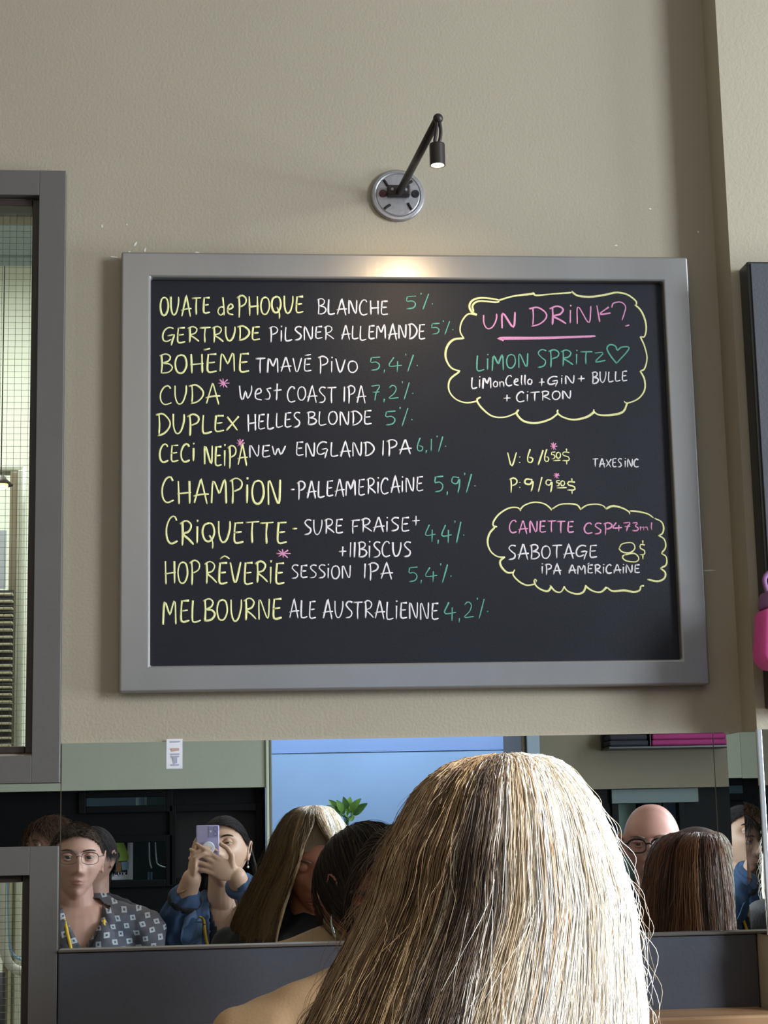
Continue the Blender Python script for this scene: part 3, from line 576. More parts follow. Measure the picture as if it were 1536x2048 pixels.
o = obj('teal_panel', box((vx(1226), -VB-.0433, vz(1606, 1290)), (vx(1400), -VB-.030, ZR-.002), .002), mat('grey_teal_panel', (.10, .14, .14), .6)); tag(o, 'grey teal header panel above the opening behind the bald man in the mirror', 'panel')
grn = mat('sea_green_wall', (.26, .38, .32), .7, bump=.2, var=.1); tl = mat('pale_blue_door', (.25, .38, .55), .6, var=.3, vscale=9)
o = obj('painted_panel', box((h3[0]-.1, -VB-.5, 0), (h3[1]+.02, -VB-.45, ZR+.1)), grn); tag(o, 'sea green painted panel seen through the right-hand dark screen in the mirror', 'panel')
o = obj('painted_panel', box((h4[0]-.03, -VB-.5, 0), (h4[1]+.1, -VB-.45, ZR+.1)), tl); tag(o, 'pale blue panel beside the sea green one, seen through the dark screen', 'panel')
o = obj('painted_panel', box((-1.15, -VB-.62, .2), (vx(335)+.05, -VB-.58, ZS+.1)), mat('bottle_green_wall', (.07, .10, .085), .6, var=.3)); tag(o, 'bottle green panel behind the openings of the left dark screen in the mirror', 'panel')
o = obj('opening_darkener', box((vx(345), -VB-.2, .2), (vx(528), -VB-.17, ZS-.002)), M['black']); tag(o, 'black sheet added behind the second opening of the left dark screen to keep it dark', 'panel')  # black sheet added so the opening looks dark inside
o = obj('painted_panel', box((h1[0]-.1, -VB-.57, h1[2]-.02), (h1[0]+.225, -VB-.5605, ZS+.1)), mat('dull_blue_panel', (.22, .30, .33), .6)); tag(o, 'dull blue panel in the upper opening of the left dark screen', 'panel')
light('AREA', 'opening_fill', (-.45, -5.14, 2.0), (-.45, -5.6, 1.3), 45, (.9, 1, .92), shape='RECTANGLE', size=1.2, size_y=.15)  # unseen pair of lights added to brighten what stands behind the screen openings
light('AREA', 'opening_fill', (1.95, -5.14, 2.0), (1.95, -5.6, 1.3), 45, (.9, 1, .95), shape='RECTANGLE', size=1.2, size_y=.1)
# poster in the opening (reads correctly by way of the mirror)
def vh(px, py, v): return V(px, py, v)
PV = VB+.30
po = empty('poster', vh(247, 1745, PV)); tag(po, 'small poster of a lime green figure above the word BLUX, in the mirror', 'poster')
A_, B_ = vh(216, 1760, PV), vh(266, 1680, PV)
sub('sheet', box((A_.x, -PV-.004, A_.z), (B_.x, -PV, B_.z)), mat('poster_white', (.75, .78, .85), .6), po)
sub('printed_ground', box((A_.x, -PV+.0002, vh(0, 1755, PV).z), (vh(262, 0, PV).x, -PV+.0008, B_.z)), mat('poster_navy', (.03, .03, .08), .6), po)
def flat(name, pts, m_, y0, par, th=.0006):
    bm = bmesh.new(); f = bm.faces.new([bm.verts.new((p.x, y0, p.z)) for p in pts]); ex = bmesh.ops.extrude_face_region(bm, geom=[f])
    for v in [g for g in ex['geom'] if isinstance(g, bmesh.types.BMVert)]: v.co.y = y0+th
    bmesh.ops.recalc_face_normals(bm, faces=bm.faces); return sub(name, bm, m_, par)
W_ = lambda L: [vh(110+x/6.68, 1640+y/6.68, PV) for x, y in L]
lime = mat('poster_lime', (.42, .62, .10), .6); och = mat('poster_ochre', (.40, .20, .07), .6); lbl = mat('poster_sky', (.3, .5, .65), .6); wht = mat('poster_lettering', (.85, .85, .85), .6)
flat('printed_figure', W_([(755,300),(920,300),(950,380),(990,480),(985,545),(840,550),(870,480),(855,420),(820,500),(765,515),(770,420),(800,350)]), lime, -PV+.001, po)
flat('printed_shape', W_([(765,520),(840,525),(850,560),(885,570),(885,690),(745,690)]), och, -PV+.001, po)
flat('printed_shape', W_([(885,560),(990,555),(985,660),(900,670)]), lbl, -PV+.0012, po)
LT = {'B': [[(0,0),(0,1)],[(0,0),(.7,.1),(.6,.45),(0,.5)],[(0,.5),(.8,.6),(.7,.95),(0,1)]], 'L': [[(0,0),(0,1),(.7,1)]], 'U': [[(0,0),(0,.8),(.35,1),(.7,.8),(.7,0)]], 'X': [[(0,0),(.75,1)],[(.75,0),(0,1)]]}
for k, c in enumerate('BLUX'):
    for s in LT[c]:
        P = np.array([list(vh(110+(738+56*k+x*48)/6.68, 1640+(698+y*42)/6.68, PV)) for x, y in s]); P[:, 1] = -PV+.0016
        sub('letter', tube_mesh('l', spline(P, 10)[None], .0022, 6), wht, po)
# rounded white tube rails beyond the opening
rl = empty('tube_rail', vh(310, 1745, PV+.03)); tag(rl, 'white rounded tube rails behind the poster opening, seen in the mirror', 'rail')
wt = mat('white_rail_enamel', (.75, .85, .8), .3)
for pts in ([(298, 1680), (299, 1720), (303, 1737)], [(310, 1680), (312, 1715), (317, 1730), (340, 1737)]):
    sub('rail_tube', tube_mesh('r', spline([vh(x, y, PV+.05) for x, y in pts], 30)[None], .0035, 10), wt, rl)
for px in (297, 303): a = vh(px, 1744, PV+.05); sub('post', box((a.x-.004, a.y-.01, 0), (a.x+.004, a.y, a.z)), lbl, rl)
for px, w_ in ((276, .010), (291, .006)):
    a = V(px, 1590, PV-.1); o = obj('light_strip', box((a.x-w_, a.y, h1[2]+.001), (a.x+w_, a.y+.01, ZS+.08), .002), mat('pale_cyan_strip', (.45, .65, .65), .4)); tag(o, 'pale cyan vertical strip in the upper left opening, %s one' % ('wider left' if px == 276 else 'thinner right'), 'strip')
# shelf with folded shirts on the olive wall
sh = empty('wall_shelf', (vx(1320), -VB, vz(1502, 1320))); tag(sh, 'black display shelf on the olive wall, seen at the top right of the mirror', 'shelf')
zb_ = vz(1500, 1320); sub('shelf_board', box((vx(1205), -VB+.0008, zb_), (vx(1447), -VB+.16, zb_+.012), .003), M['black'], sh)
sub('shelf_back', box((vx(1205), -VB+.0008, zb_+.0125), (vx(1447), -VB+.012, zb_+.3), .003), M['black'], sh)
sub('divider', box((vx(1288), -VB+.0125, zb_+.0125), (vx(1290), -VB+.15, zb_+.3), .001), M['black'], sh)
mg = mat('magenta_cotton', (.26, .02, .12), .8, bump=.4, bscale=40, var=.2); nv = mat('black_cotton', (.012, .012, .02), .8, bump=.4, bscale=40)
for (p, q, mm, lab) in ((1208, 1286, nv, 'black folded shirts on the display shelf in the mirror'), (1292, 1442, mg, 'magenta folded shirts on the display shelf in the mirror')):
    e = empty('folded_shirts', ((vx(p)+vx(q))/2, -VB+.08, zb_+.0125)); tag(e, lab, 'clothing')
    for k in range(3):
        b = box((vx(p)+.004*k, -VB+.0135, zb_+.0128+.026*k), (vx(q)-.003*k, -VB+.145-.004*k, zb_+.0382+.026*k), .009, seg=3); sub('folded_shirt', b, mm, e, True)
# potted plant against the blue wall
pv = 5.6; pc = V(692, 1640, pv)
pp = empty('potted_plant', (pc.x, pc.y, 0)); tag(pp, 'leafy green plant on a tall stand before the blue wall in the mirror', 'plant')
lf = mat('bright_leaf', (.16, .34, .06), .45, bump=.2, var=.35, vscale=30); lf2 = mat('dark_leaf', (.05, .14, .03), .45, var=.3)
pot = lathe([(0, 0), (.05, 0), (.065, .10), (.068, .11), (.060, .11), (.055, .095), (0, .095)], 32); bmesh.ops.translate(pot, verts=pot.verts, vec=Vector((pc.x, pc.y, pc.z-.17))); sub('pot', pot, mat('terracotta', (.35, .14, .08), .7), pp, True)
sub('stand', box((pc.x-.09, pc.y-.09, 0), (pc.x+.09, pc.y+.09, pc.z-.17), .004), blk, pp)
rl_ = random.Random(8)
tips = [(735, 1607), (722, 1597), (700, 1594), (686, 1593), (672, 1600), (657, 1600), (652, 1612), (655, 1625), (668, 1622), (715, 1625), (706, 1640), (690, 1632), (728, 1618), (680, 1615), (700, 1612), (664, 1610)]
for i, (tx, ty) in enumerate(tips):
    end = V(tx, ty, pv+rl_.uniform(-.05, .05)); base = V(693+rl_.uniform(-5, 5), 1640, pv)+Vector((0, rl_.uniform(-.01, .01), 0))
    a = np.array(base); d = np.array(end); L = np.linalg.norm(d-a); mid = a+(d-a)*.45+np.array([0, rl_.uniform(-.01, .01), .012])
    ax = (d-mid)/np.linalg.norm(d-mid); side = np.cross(ax, [0, 1, .3]); side /= np.linalg.norm(side); nrm = np.cross(side, ax)
    start = a+(mid-a)*.75; bm = bmesh.new(); rows = []
    for j in range(9):
        t = j/8; c = start+(d-start)*t+nrm*.008*math.sin(t*PI); w = .019*math.sin(PI*min(1, t*.93+.05))**.8*(1-.3*t)+.0004
        rows.append([bm.verts.new(c-side*w+nrm*.004), bm.verts.new(c), bm.verts.new(c+side*w+nrm*.004)])
    for p, q in zip(rows, rows[1:]):
        for k in (0, 1): bm.faces.new((p[k], p[k+1], q[k+1], q[k]))
    sub('leaf', bm, lf if i % 3 else lf2, pp, True)
    sub('stalk', tube_mesh('s', spline([a-np.array([0, 0, .07]), a, start], 8)[None], .0016, 6), lf2, pp)
# ------------------------------------------------------------------ people
def ss(x, a, b): t = np.clip((x-a)/(b-a), 0, 1); return t*t*(3-2*t)
def g(x, s): return np.exp(-(x/s)**2)
def head_bm(k=None):
    """head in its own space: face towards +y, crown +z, origin between the ears; returns (N,3) verts and faces"""
    k = k or {}
    b = bmesh.new(); bmesh.ops.create_icosphere(b, subdivisions=6, radius=1)
    u = np.array([v.co[:] for v in b.verts]); F = [[v.index for v in f.verts] for f in b.faces]; b.free()
    ux, uy, uz = u.T
    rr_ = np.where(uz > 0, np.maximum(1-uz**2, 1e-4)**(-.09), 1); rr_ = np.minimum(rr_, 1.6)
    x = .0755*ux*rr_; y = .094*uy*rr_-.006; z = np.where(uz > 0, .104*uz, .122*uz)
    low = ss(-z, .01, .115)
    x = x*(1-.30*low-.10*ss(-z, .07, .12)); x *= 1+.04*g(z-.03, .05)
    y = np.where(uy < 0, y*(1-.55*ss(-z, .02, .11)), y)
    fr = ss(uy, .15, .55)
    y = y-fr*.010*ss(z, .03, .09)
    # flatten the face a little
    y += fr*.006*g(x, .05)*ss(-z, -.05, .10)
    prof = np.where(z > -.036, ss(-z, -.024, .034), 1-ss(-z, .036, .048))
    wd = .0075+.0075*ss(-z, .0, .036)
    y += fr*.026*g(x, wd)*prof*k.get('nose', 1)
    y += fr*.006*(g(x-.014, .007)+g(x+.014, .007))*g(z+.036, .008)          # nostril wings
    for s in (-1, 1):
        y -= fr*.015*g(x-s*.031, .019)*g(z-.009, .014)                       # eye sockets
        y += fr*.0045*g(x-s*.030, .018)*g(z-.027, .007)                      # brow ridge
        y += fr*.005*g(x-s*.044, .016)*g(z+.022, .016)                       # cheekbones
        y -= fr*.003*g(x-s*.030, .008)*g(z+.052, .02)
    y += fr*(.0055*g(z+.0605, .0045)*g(x, .020)+.0065*g(z+.0715, .0055)*g(x, .017)-.0055*g(z+.0660, .0022)*g(x, .024)-.003*g(z+.083, .006)*g(x, .02))
    y += fr*.011*g(z+.100, .016)*g(x, .022)                                  # chin
    return np.stack([x, y, z], 1), F
def capsule(a, b, ra, rb, n=20, rings=5, sq=None):
    """tapered capsule verts/faces between a and b"""
    a = np.array(a, float); b = np.array(b, float); d = b-a; L = np.linalg.norm(d)+1e-9; t = d/L
    ref = np.array([0, 0, 1.]) if abs(t[2]) < .9 else np.array([0, 1., 0]); u = np.cross(t, ref); u /= np.linalg.norm(u); w = np.cross(t, u)
    V_, F = [], []; rows = []
    for i in range(rings+1): ang = -PI/2+PI/2*i/rings; rows.append((a+t*ra*math.sin(ang), ra*math.cos(ang)))
    for i in range(rings+1): ang = PI/2*i/rings; rows.append((b+t*rb*math.sin(ang), rb*math.cos(ang)))
    for c, r in rows:
        for k in range(n): th = 2*PI*k/n; V_.append(c+max(r, 1e-4)*(math.cos(th)*u+math.sin(th)*w))
    for i in range(len(rows)-1):
        for k in range(n): l = (k+1) % n; F.append([i*n+k, i*n+l, (i+1)*n+l, (i+1)*n+k])
    F.append(list(range(n))[::-1]); F.append([(len(rows)-1)*n+k for k in range(n)])
    return np.array(V_), F
def ellipsoid(c, r, rot=None, seg=28, rng=18):
    V_, F = [], []
    for i in range(rng+1):
        a = -PI/2+PI*i/rng
        for k in range(seg): th = 2*PI*k/seg; V_.append((max(math.cos(a), 1e-3)*math.cos(th)*r[0], max(math.cos(a), 1e-3)*math.sin(th)*r[1], math.sin(a)*r[2]))
    V_ = np.array(V_)
    if rot is not None: V_ = V_@np.array(rot).T
    for i in range(rng):
        for k in range(seg): l = (k+1) % seg; F.append([i*seg+k, i*seg+l, (i+1)*seg+l, (i+1)*seg+k])
    F.append(list(range(seg))[::-1]); F.append([rng*seg+k for k in range(seg)])
    return V_+np.array(c), F
def join(prims):
    VV, FF, o = [], [], 0
    for v, f in prims: VV.append(v); FF += [[i+o for i in q] for q in f]; o += len(v)
    return np.vstack(VV), FF
def fuse(name, prims, voxel, smooth=3, fac=.5):
    """union of the shapes as one continuous closed surface"""
    v, f = join(prims); me = bpy.data.meshes.new(name); me.from_pydata(v.tolist(), [], f)
    o = bpy.data.objects.new('tmp', me); link(o)
    r = o.modifiers.new('r', 'REMESH'); r.mode = 'VOXEL'; r.voxel_size = voxel; r.use_smooth_shade = True
    if smooth: s = o.modifiers.new('s', 'SMOOTH'); s.iterations = smooth; s.factor = fac
    dg = bpy.context.evaluated_depsgraph_get(); new = bpy.data.meshes.new_from_object(o.evaluated_get(dg)); new.name = name
    bpy.data.objects.remove(o); bpy.data.meshes.remove(me); return new
def Rz(a): c, s = math.cos(a), math.sin(a); return np.array([[c, -s, 0], [s, c, 0], [0, 0, 1]])
def Rx(a): c, s = math.cos(a), math.sin(a); return np.array([[1, 0, 0], [0, c, -s], [0, s, c]])
def Ry(a): c, s = math.cos(a), math.sin(a); return np.array([[c, 0, s], [0, 1, 0], [-s, 0, c]])
class Head:
    """placed head: yaw (0 = facing the mirror), pitch (up positive), roll"""
    def __init__(s, c, yaw=0, pitch=0, roll=0, scale=1.0, **k):
        s.c = np.array(c, float); s.R = Rz(yaw)@Rx(pitch)@Ry(roll); s.k = scale; s.par = k
    def __call__(s, p): return (np.asarray(p, float)*s.k)@s.R.T+s.c
    def prims(s):
        v, f = head_bm(s.par); out = [(s(v), f)]
        for sx in (-1, 1):     # ears: a shell with a rim and a lobe
            R = s.R@Rz(-sx*.35)
            out.append(ellipsoid(s((sx*.078, -.010, -.004)), np.array((.005, .015, .027))*s.k, R))
            rim = [s((sx*(.083+.006*math.sin(t_)), -.010-.017*math.cos(t_*1.0)*.9-.004, -.002+.030*math.sin(t_))) for t_ in np.linspace(-1.2, 3.4, 14)]
            for a, b in zip(rim, rim[1:]): out.append(capsule(a, b, .0036*s.k, .0036*s.k, 8, 2))
            out.append(ellipsoid(s((sx*.080, -.006, -.030)), np.array((.005, .007, .009))*s.k, R))
        return out
def skin_mat(name, c):
    m_ = mat(name, c, .48, bump=.12, bscale=500, var=.10, vscale=28, sss=.12); return m_
def eyes(par, H, iris=(.10, .06, .03), lid=.35, skin=None, brow=None):
    em = mat('eye_white', (.40, .36, .34), .2) if 'eye_white' not in bpy.data.materials else bpy.data.materials['eye_white']
    im = mat('iris_dark', iris, .1)
    for sx in (-1, 1):
        c = H((sx*.031, .0700, .0085)); v, f = ellipsoid((0, 0, 0), np.array([.0125]*3)*H.k, None, 24, 16)
        d = np.array(H.R@np.array([0, 1, 0])); me = bpy.data.meshes.new('eye'); me.from_pydata((v+c).tolist(), [], f)
        me.materials.append(em); me.materials.append(im)
        for p in me.polygons:
            if np.dot(np.array(p.center)-c, d) > .0102*H.k: p.material_index = 1
        finish(me, True); obj('eye', me, None, par)
        if skin:
            tz = {True: -.0085, False: .0035-.008*max(0, lid-.3)}[lid >= .95]
            vl, fl_ = ellipsoid((0, 0, 0), (.0136, .0136, .0136), None, 28, 28); bl_ = bmesh.new(); vv = [bl_.verts.new(H(np.array([sx*.031, .0700, .0085])+p)) for p in vl]
            for q_ in fl_:
                if len(q_) == 4 and np.mean([vl[i][2] for i in q_]) > tz: bl_.faces.new([vv[i] for i in q_])
            bmesh.ops.delete(bl_, geom=[v for v in bl_.verts if not v.link_faces], context='VERTS'); obj('upper_eyelid', bl_, skin, par, True)
        if skin and lid < .95:      # eyelids: two bowed rolls of skin
            for zz, bow, r in ((.0085+.0065*(1-lid*1.6), .0035*(1-lid), .0034), (.0085-.0062, -.003, .0026)):
                P = [H((sx*.031+.0145*t_, .0815-.0055*t_*t_-.0015*abs(t_), zz+bow*(1-t_*t_))) for t_ in np.linspace(-1, 1, 12)]
                obj('eyelid', tube_mesh('lid', np.array(P)[None], np.array([r*(1-.45*t_*t_)*H.k for t_ in np.linspace(-1, 1, 12)])[None], 8), skin, par)
        if brow:
            P = [H((sx*(.031+.019*t_), .0885-.006*(t_+.4)**2, .0265+.004*(1-(t_-.2)**2)-.002)) for t_ in np.linspace(-1, 1, 12)]
            obj('eyebrow', tube_mesh('brow', np.array(P)[None], np.array([.0030*(1-.6*abs(t_)**3)*H.k for t_ in np.linspace(-1, 1, 12)])[None], 6), brow, par)
def lips(par, H, col):
    lm_ = mat('lips', col, .4)
    for zz, r, w in ((-.0622, .0026, .021), (-.0700, .0030, .019)):
        P = [H((w*t_, .0975-.009*t_*t_, zz+(.0015*math.cos(3.5*t_) if zz > -.065 else -.001*(1-t_*t_)))) for t_ in np.linspace(-1, 1, 16)]
        obj('lip', tube_mesh('lip', np.array(P)[None], np.array([r*(1-.75*t_*t_) for t_ in np.linspace(-1, 1, 16)])[None], 8), lm_, par)
def hand(wrist, palm_dir, palm_n, curl, side=1, spread=.15, s=1.0, thumb=None, fingers=None):
    """open palm and five tapered, jointed fingers; palm_dir wrist->knuckles, palm_n out of the palm, side = direction of the thumb"""
    d = np.array(palm_dir, float); d /= np.linalg.norm(d); n = np.array(palm_n, float); n -= d*np.dot(n, d); n /= np.linalg.norm(n); w = np.cross(d, n)*side
    O = np.array(wrist, float); out = []
    Rm = np.stack([w, n, d], 1)
    out.append(ellipsoid(O+d*.045*s, np.array([.040, .0145, .052])*s, Rm)); out.append(ellipsoid(O+d*.030*s+w*.022*s+n*.006*s, np.array([.020, .016, .034])*s, Rm))
    lens = [(.044, .026, .021), (.047, .030, .022), (.044, .027, .021), (.034, .021, .018)]; offs = [.029, .010, -.010, -.028]; kn = [.088, .092, .088, .078]
    for i in range(4):
        p = O+d*kn[i]*s+w*offs[i]*s; ang = 0; out.append(capsule(O+d*.045*s+w*offs[i]*.8*s, p, .011*s, .0095*s, 12, 3))
        dd = d+w*spread*(offs[i]/.03); dd /= np.linalg.norm(dd)
        for j, L in enumerate(lens[i]):
            ang += curl[i][j]; e = p+(dd*math.cos(ang)+n*math.sin(ang))*L*s; out.append(capsule(p, e, (.0090-.0008*j)*s, (.0083-.0009*j)*s, 12, 3)); p = e
    th = thumb or [(.3, .8, .2), (.6, .8, .3), (.9, .5, .4)]
    p = O+d*.018*s+w*.022*s
    for (a, b, c), L, r in zip(th, (.042, .032, .026), (.013, .0105, .0095)):
        v = d*a+w*b+n*c; v /= np.linalg.norm(v); e = p+v*L*s; out.append(capsule(p, e, r*s, (r-.0012)*s, 12, 3)); p = e
    return out
def torso(H, sh, hw=.18, seat=.46, lean=0, yaw=0, fat=1.0, infl=0.0, neck=True):
    """seated trunk primitives: sh = centre between the shoulders"""
    R = Rz(yaw); sh = np.array(sh, float); D = lambda x, y, z: sh+R@np.array([x, y, z])
    zc = sh[2]; pel = np.array([*(sh+R@np.array([0, lean, 0]))[:2], seat+.15])
    mid = sh*.5+pel*.5
    o = [ellipsoid(D(0, 0, -.13), (( hw-.03)*fat+infl, .105*fat+infl, .20+infl*.5), R), ellipsoid(D(0, .01, -.03), (hw-.015+infl, .075+infl, .065+infl), R),
         ellipsoid(mid, (.135*fat+infl, .10*fat+infl, .20), R), ellipsoid(pel, (.165*fat+infl, .125*fat+infl, .125+infl), R)]
    for s in (-1, 1):
        o.append(ellipsoid(D(s*hw, 0, -.045), (.058+infl, .062+infl, .062+infl), R)); o.append(capsule(D(s*.05, -.01, .035), D(s*(hw-.01), 0, -.03), .040+infl*.6, .048+infl, 18, 4))
    if neck: o.append(capsule(D(0, -.005, -.04), H((0, -.022, -.06)), .060+infl, .052+infl, 24, 4))
    return o, D, pel
def arm(p, e, w, infl=0.0, to=None):
    to = to if to is not None else w
    return [capsule(p, e, .050+infl, .040+infl), capsule(e, to, .040+infl, .030+infl*.8 if to is w else .034+infl)]
def legs(pel, yaw=0, infl=0.0, seat=.46):
    R = Rz(yaw); o = []
    for s in (-1, 1):
        h = pel+R@np.array([s*.09, .03, -.03]); k = pel+R@np.array([s*.11, .45, -.04]); a = np.array([*(pel+R@np.array([s*.10, .40, 0]))[:2], .10])
        o += [capsule(h, k, .085+infl, .058+infl), capsule(k, a, .055+infl, .038+infl)]
    return o
def feet(pel, yaw, par, m_):
    R = Rz(yaw)
    for s in (-1, 1):
        a = np.array([*(pel+R@np.array([s*.10, .40, 0]))[:2], 0]); v, f = ellipsoid((0, 0, 0), (.045, .125, .05)); v[:, 2] = np.maximum(v[:, 2]*1.2, -.030); v = v@R.T+a+R@np.array([0, .06, 0])+np.array([0, 0, .031])
        me = bpy.data.meshes.new('shoe'); me.from_pydata(v.tolist(), [], f); finish(me, True); obj('shoe', me, m_, par)
def cloth(name, prims, m_, par, cut=None, voxel=.008, thick=.003, smooth=4, disp=.006, dscale=.09):
    me = fuse(name, prims, voxel, smooth)
    n = len(me.vertices); co = np.empty(n*3, np.float32); me.vertices.foreach_get('co', co); co = co.reshape(-1, 3)
    no = np.empty(n*3, np.float32); me.vertices.foreach_get('normal', no); no = no.reshape(-1, 3)
    # folds
    q = co/dscale; w = np.sin(q[:, 0]*5+2.1*np.sin(q[:, 2]*1.7))*np.sin(q[:, 2]*2.3+1.7*np.sin(q[:, 1]*2.2+q[:, 0]))+.5*np.sin(q[:, 0]*9.3-q[:, 2]*7.1+q[:, 1]*4)
    co = co+no*(disp*.5*w)[:, None]; me.vertices.foreach_set('co', co.reshape(-1).astype(np.float32)); me.update()
    if cut:
        b = bmesh.new(); b.from_mesh(me); bmesh.ops.delete(b, geom=[f for f in b.faces if cut(np.array(f.calc_center_median()))], context='FACES'); b.to_mesh(me); b.free()
    o = obj(name, me, m_, par, True); s = o.modifiers.new('s', 'SOLIDIFY'); s.thickness = thick; s.offset = -1; return o
def body(name, prims, m_, par, voxel=.005, smooth=2): return obj(name, fuse(name, prims, voxel, smooth), m_, par, True)
# ---- hair
def strands(name, P, cols, par, m_, r=.0004, taper=.35, sides=3):
    P = np.asarray(P); N, K = P.shape[:2]; R = np.full((N, K), r)*(1-(1-taper)*np.linspace(0, 1, K)[None]**3)
    return obj(name, tube_mesh(name, P, R, sides, False, cols), m_, par)
def slerp(a, b, t):
    a = a/np.linalg.norm(a, axis=-1, keepdims=True); b = b/np.linalg.norm(b, axis=-1, keepdims=True)
    w = np.arccos(np.clip((a*b).sum(-1), -.9999, .9999))[:, None]; s = np.sin(w)
    return (np.sin((1-t)[None]*w)/s)[..., None]*a[:, None]+(np.sin(t[None]*w)/s)[..., None]*b[:, None]
def palette(n, cols, rng, jit=.12):
    c = np.array([p[0] for p in cols]); w = np.array([p[1] for p in cols], float); i = rng.choice(len(c), n, p=w/w.sum()); return np.clip(c[i]*(1+rng.normal(0, jit, (n, 1))), 0, 1)
SK = (.0800, .0995, .1085)                    # scalp ellipsoid half-axes
def scalp(u, lift=1.0): return u*np.array(SK)*lift+np.array([0, -.006, 0])
def cap_mesh(name, H, par, m_, keep, lift=1.0):
    b = bmesh.new(); bmesh.ops.create_icosphere(b, subdivisions=5, radius=1)
    bmesh.ops.delete(b, geom=[v for v in b.verts if not keep(np.array(v.co))], context='VERTS')
    for v in b.verts: v.co = Vector(H(scalp(np.array(v.co), lift)))
    o = obj(name, b, m_, par, True); return o
def settle(par):
    inv = Matrix.Translation(-Vector(par.location))
    for c in par.children: c.matrix_parent_inverse = inv
def person(name_label, x, y):
    p = empty('person', (x, y, 0)); tag(p, name_label, 'person'); return p
def hairline(u, shift=0.0):
    u = u/np.linalg.norm(u); ph = abs(math.atan2(u[0], u[1])); el = math.asin(max(-1, min(1, u[2])))
    return el-np.interp(ph, [0, .55, 1.0, 1.35, 1.75, 2.1, 3.15], [.66, .60, .42, .12, .22, -.30, -.62])-shift
def roots(n, rng, shift=0.0):
    out = []
    while len(out) < n:
        u = rng.normal(size=3); u /= np.linalg.norm(u)
        if hairline(u, shift) > 0: out.append(u)
    return np.array(out)
def comb(name, H, par, m_, n, cols, tgt, frac=(.25, .6), lift=(1.03, 1.07), seed=1, r=.0006, K=9, wav=0.0, shift=0.0, jit=.12):
    rng = np.random.default_rng(seed); u = roots(n, rng, shift); tg = np.array([tgt(x) for x in u])+rng.normal(0, .06, (n, 3))
    fr = rng.uniform(*frac, n); t = np.linspace(0, 1, K)[None]*fr[:, None]
    D = slerp(u, tg, np.linspace(0, 1, K)) if False else None
    a = u; b = tg/np.linalg.norm(tg, axis=1, keepdims=True); w = np.arccos(np.clip((a*b).sum(1), -.999, .999))[:, None]; s = np.sin(w)
    D = (np.sin((1-t)*w)/s)[..., None]*a[:, None]+(np.sin(t*w)/s)[..., None]*b[:, None]
    L = lift[0]+(lift[1]-lift[0])*np.linspace(0, 1, K)[None]**.7*rng.uniform(.4, 1.2, (n, 1))
    if wav: ph = rng.uniform(0, 6.28, (n, 1, 3)); D = D+wav*np.sin(np.linspace(0, 9, K)[None, :, None]+ph)
    P = D*np.array(SK)*L[..., None]+np.array([0, -.006, 0])
    return strands(name, H(P), palette(n, cols, rng, jit), par, m_, r)
def hull(rows, th, z, rho):
    """point on the hair envelope; rows: z, x left, x right, y near the back of the head, y at the face side"""
    R = np.array(rows)[::-1]; xl, xr, y0, y1 = [np.interp(z, R[:, 0], R[:, k]) for k in (1, 2, 3, 4)]
    cx, a = (xl+xr)/2, (xr-xl)/2; cy, b = (y0+y1)/2, (y1-y0)/2
    return np.stack([cx+a*np.cos(th)*rho, cy+b*np.sin(th)*rho, z], -1)
def smooth_rows(rows, n=60):
    R = np.array(rows, float); s = np.linspace(0, 1, len(R)); q = spline(R, n); return q.tolist()
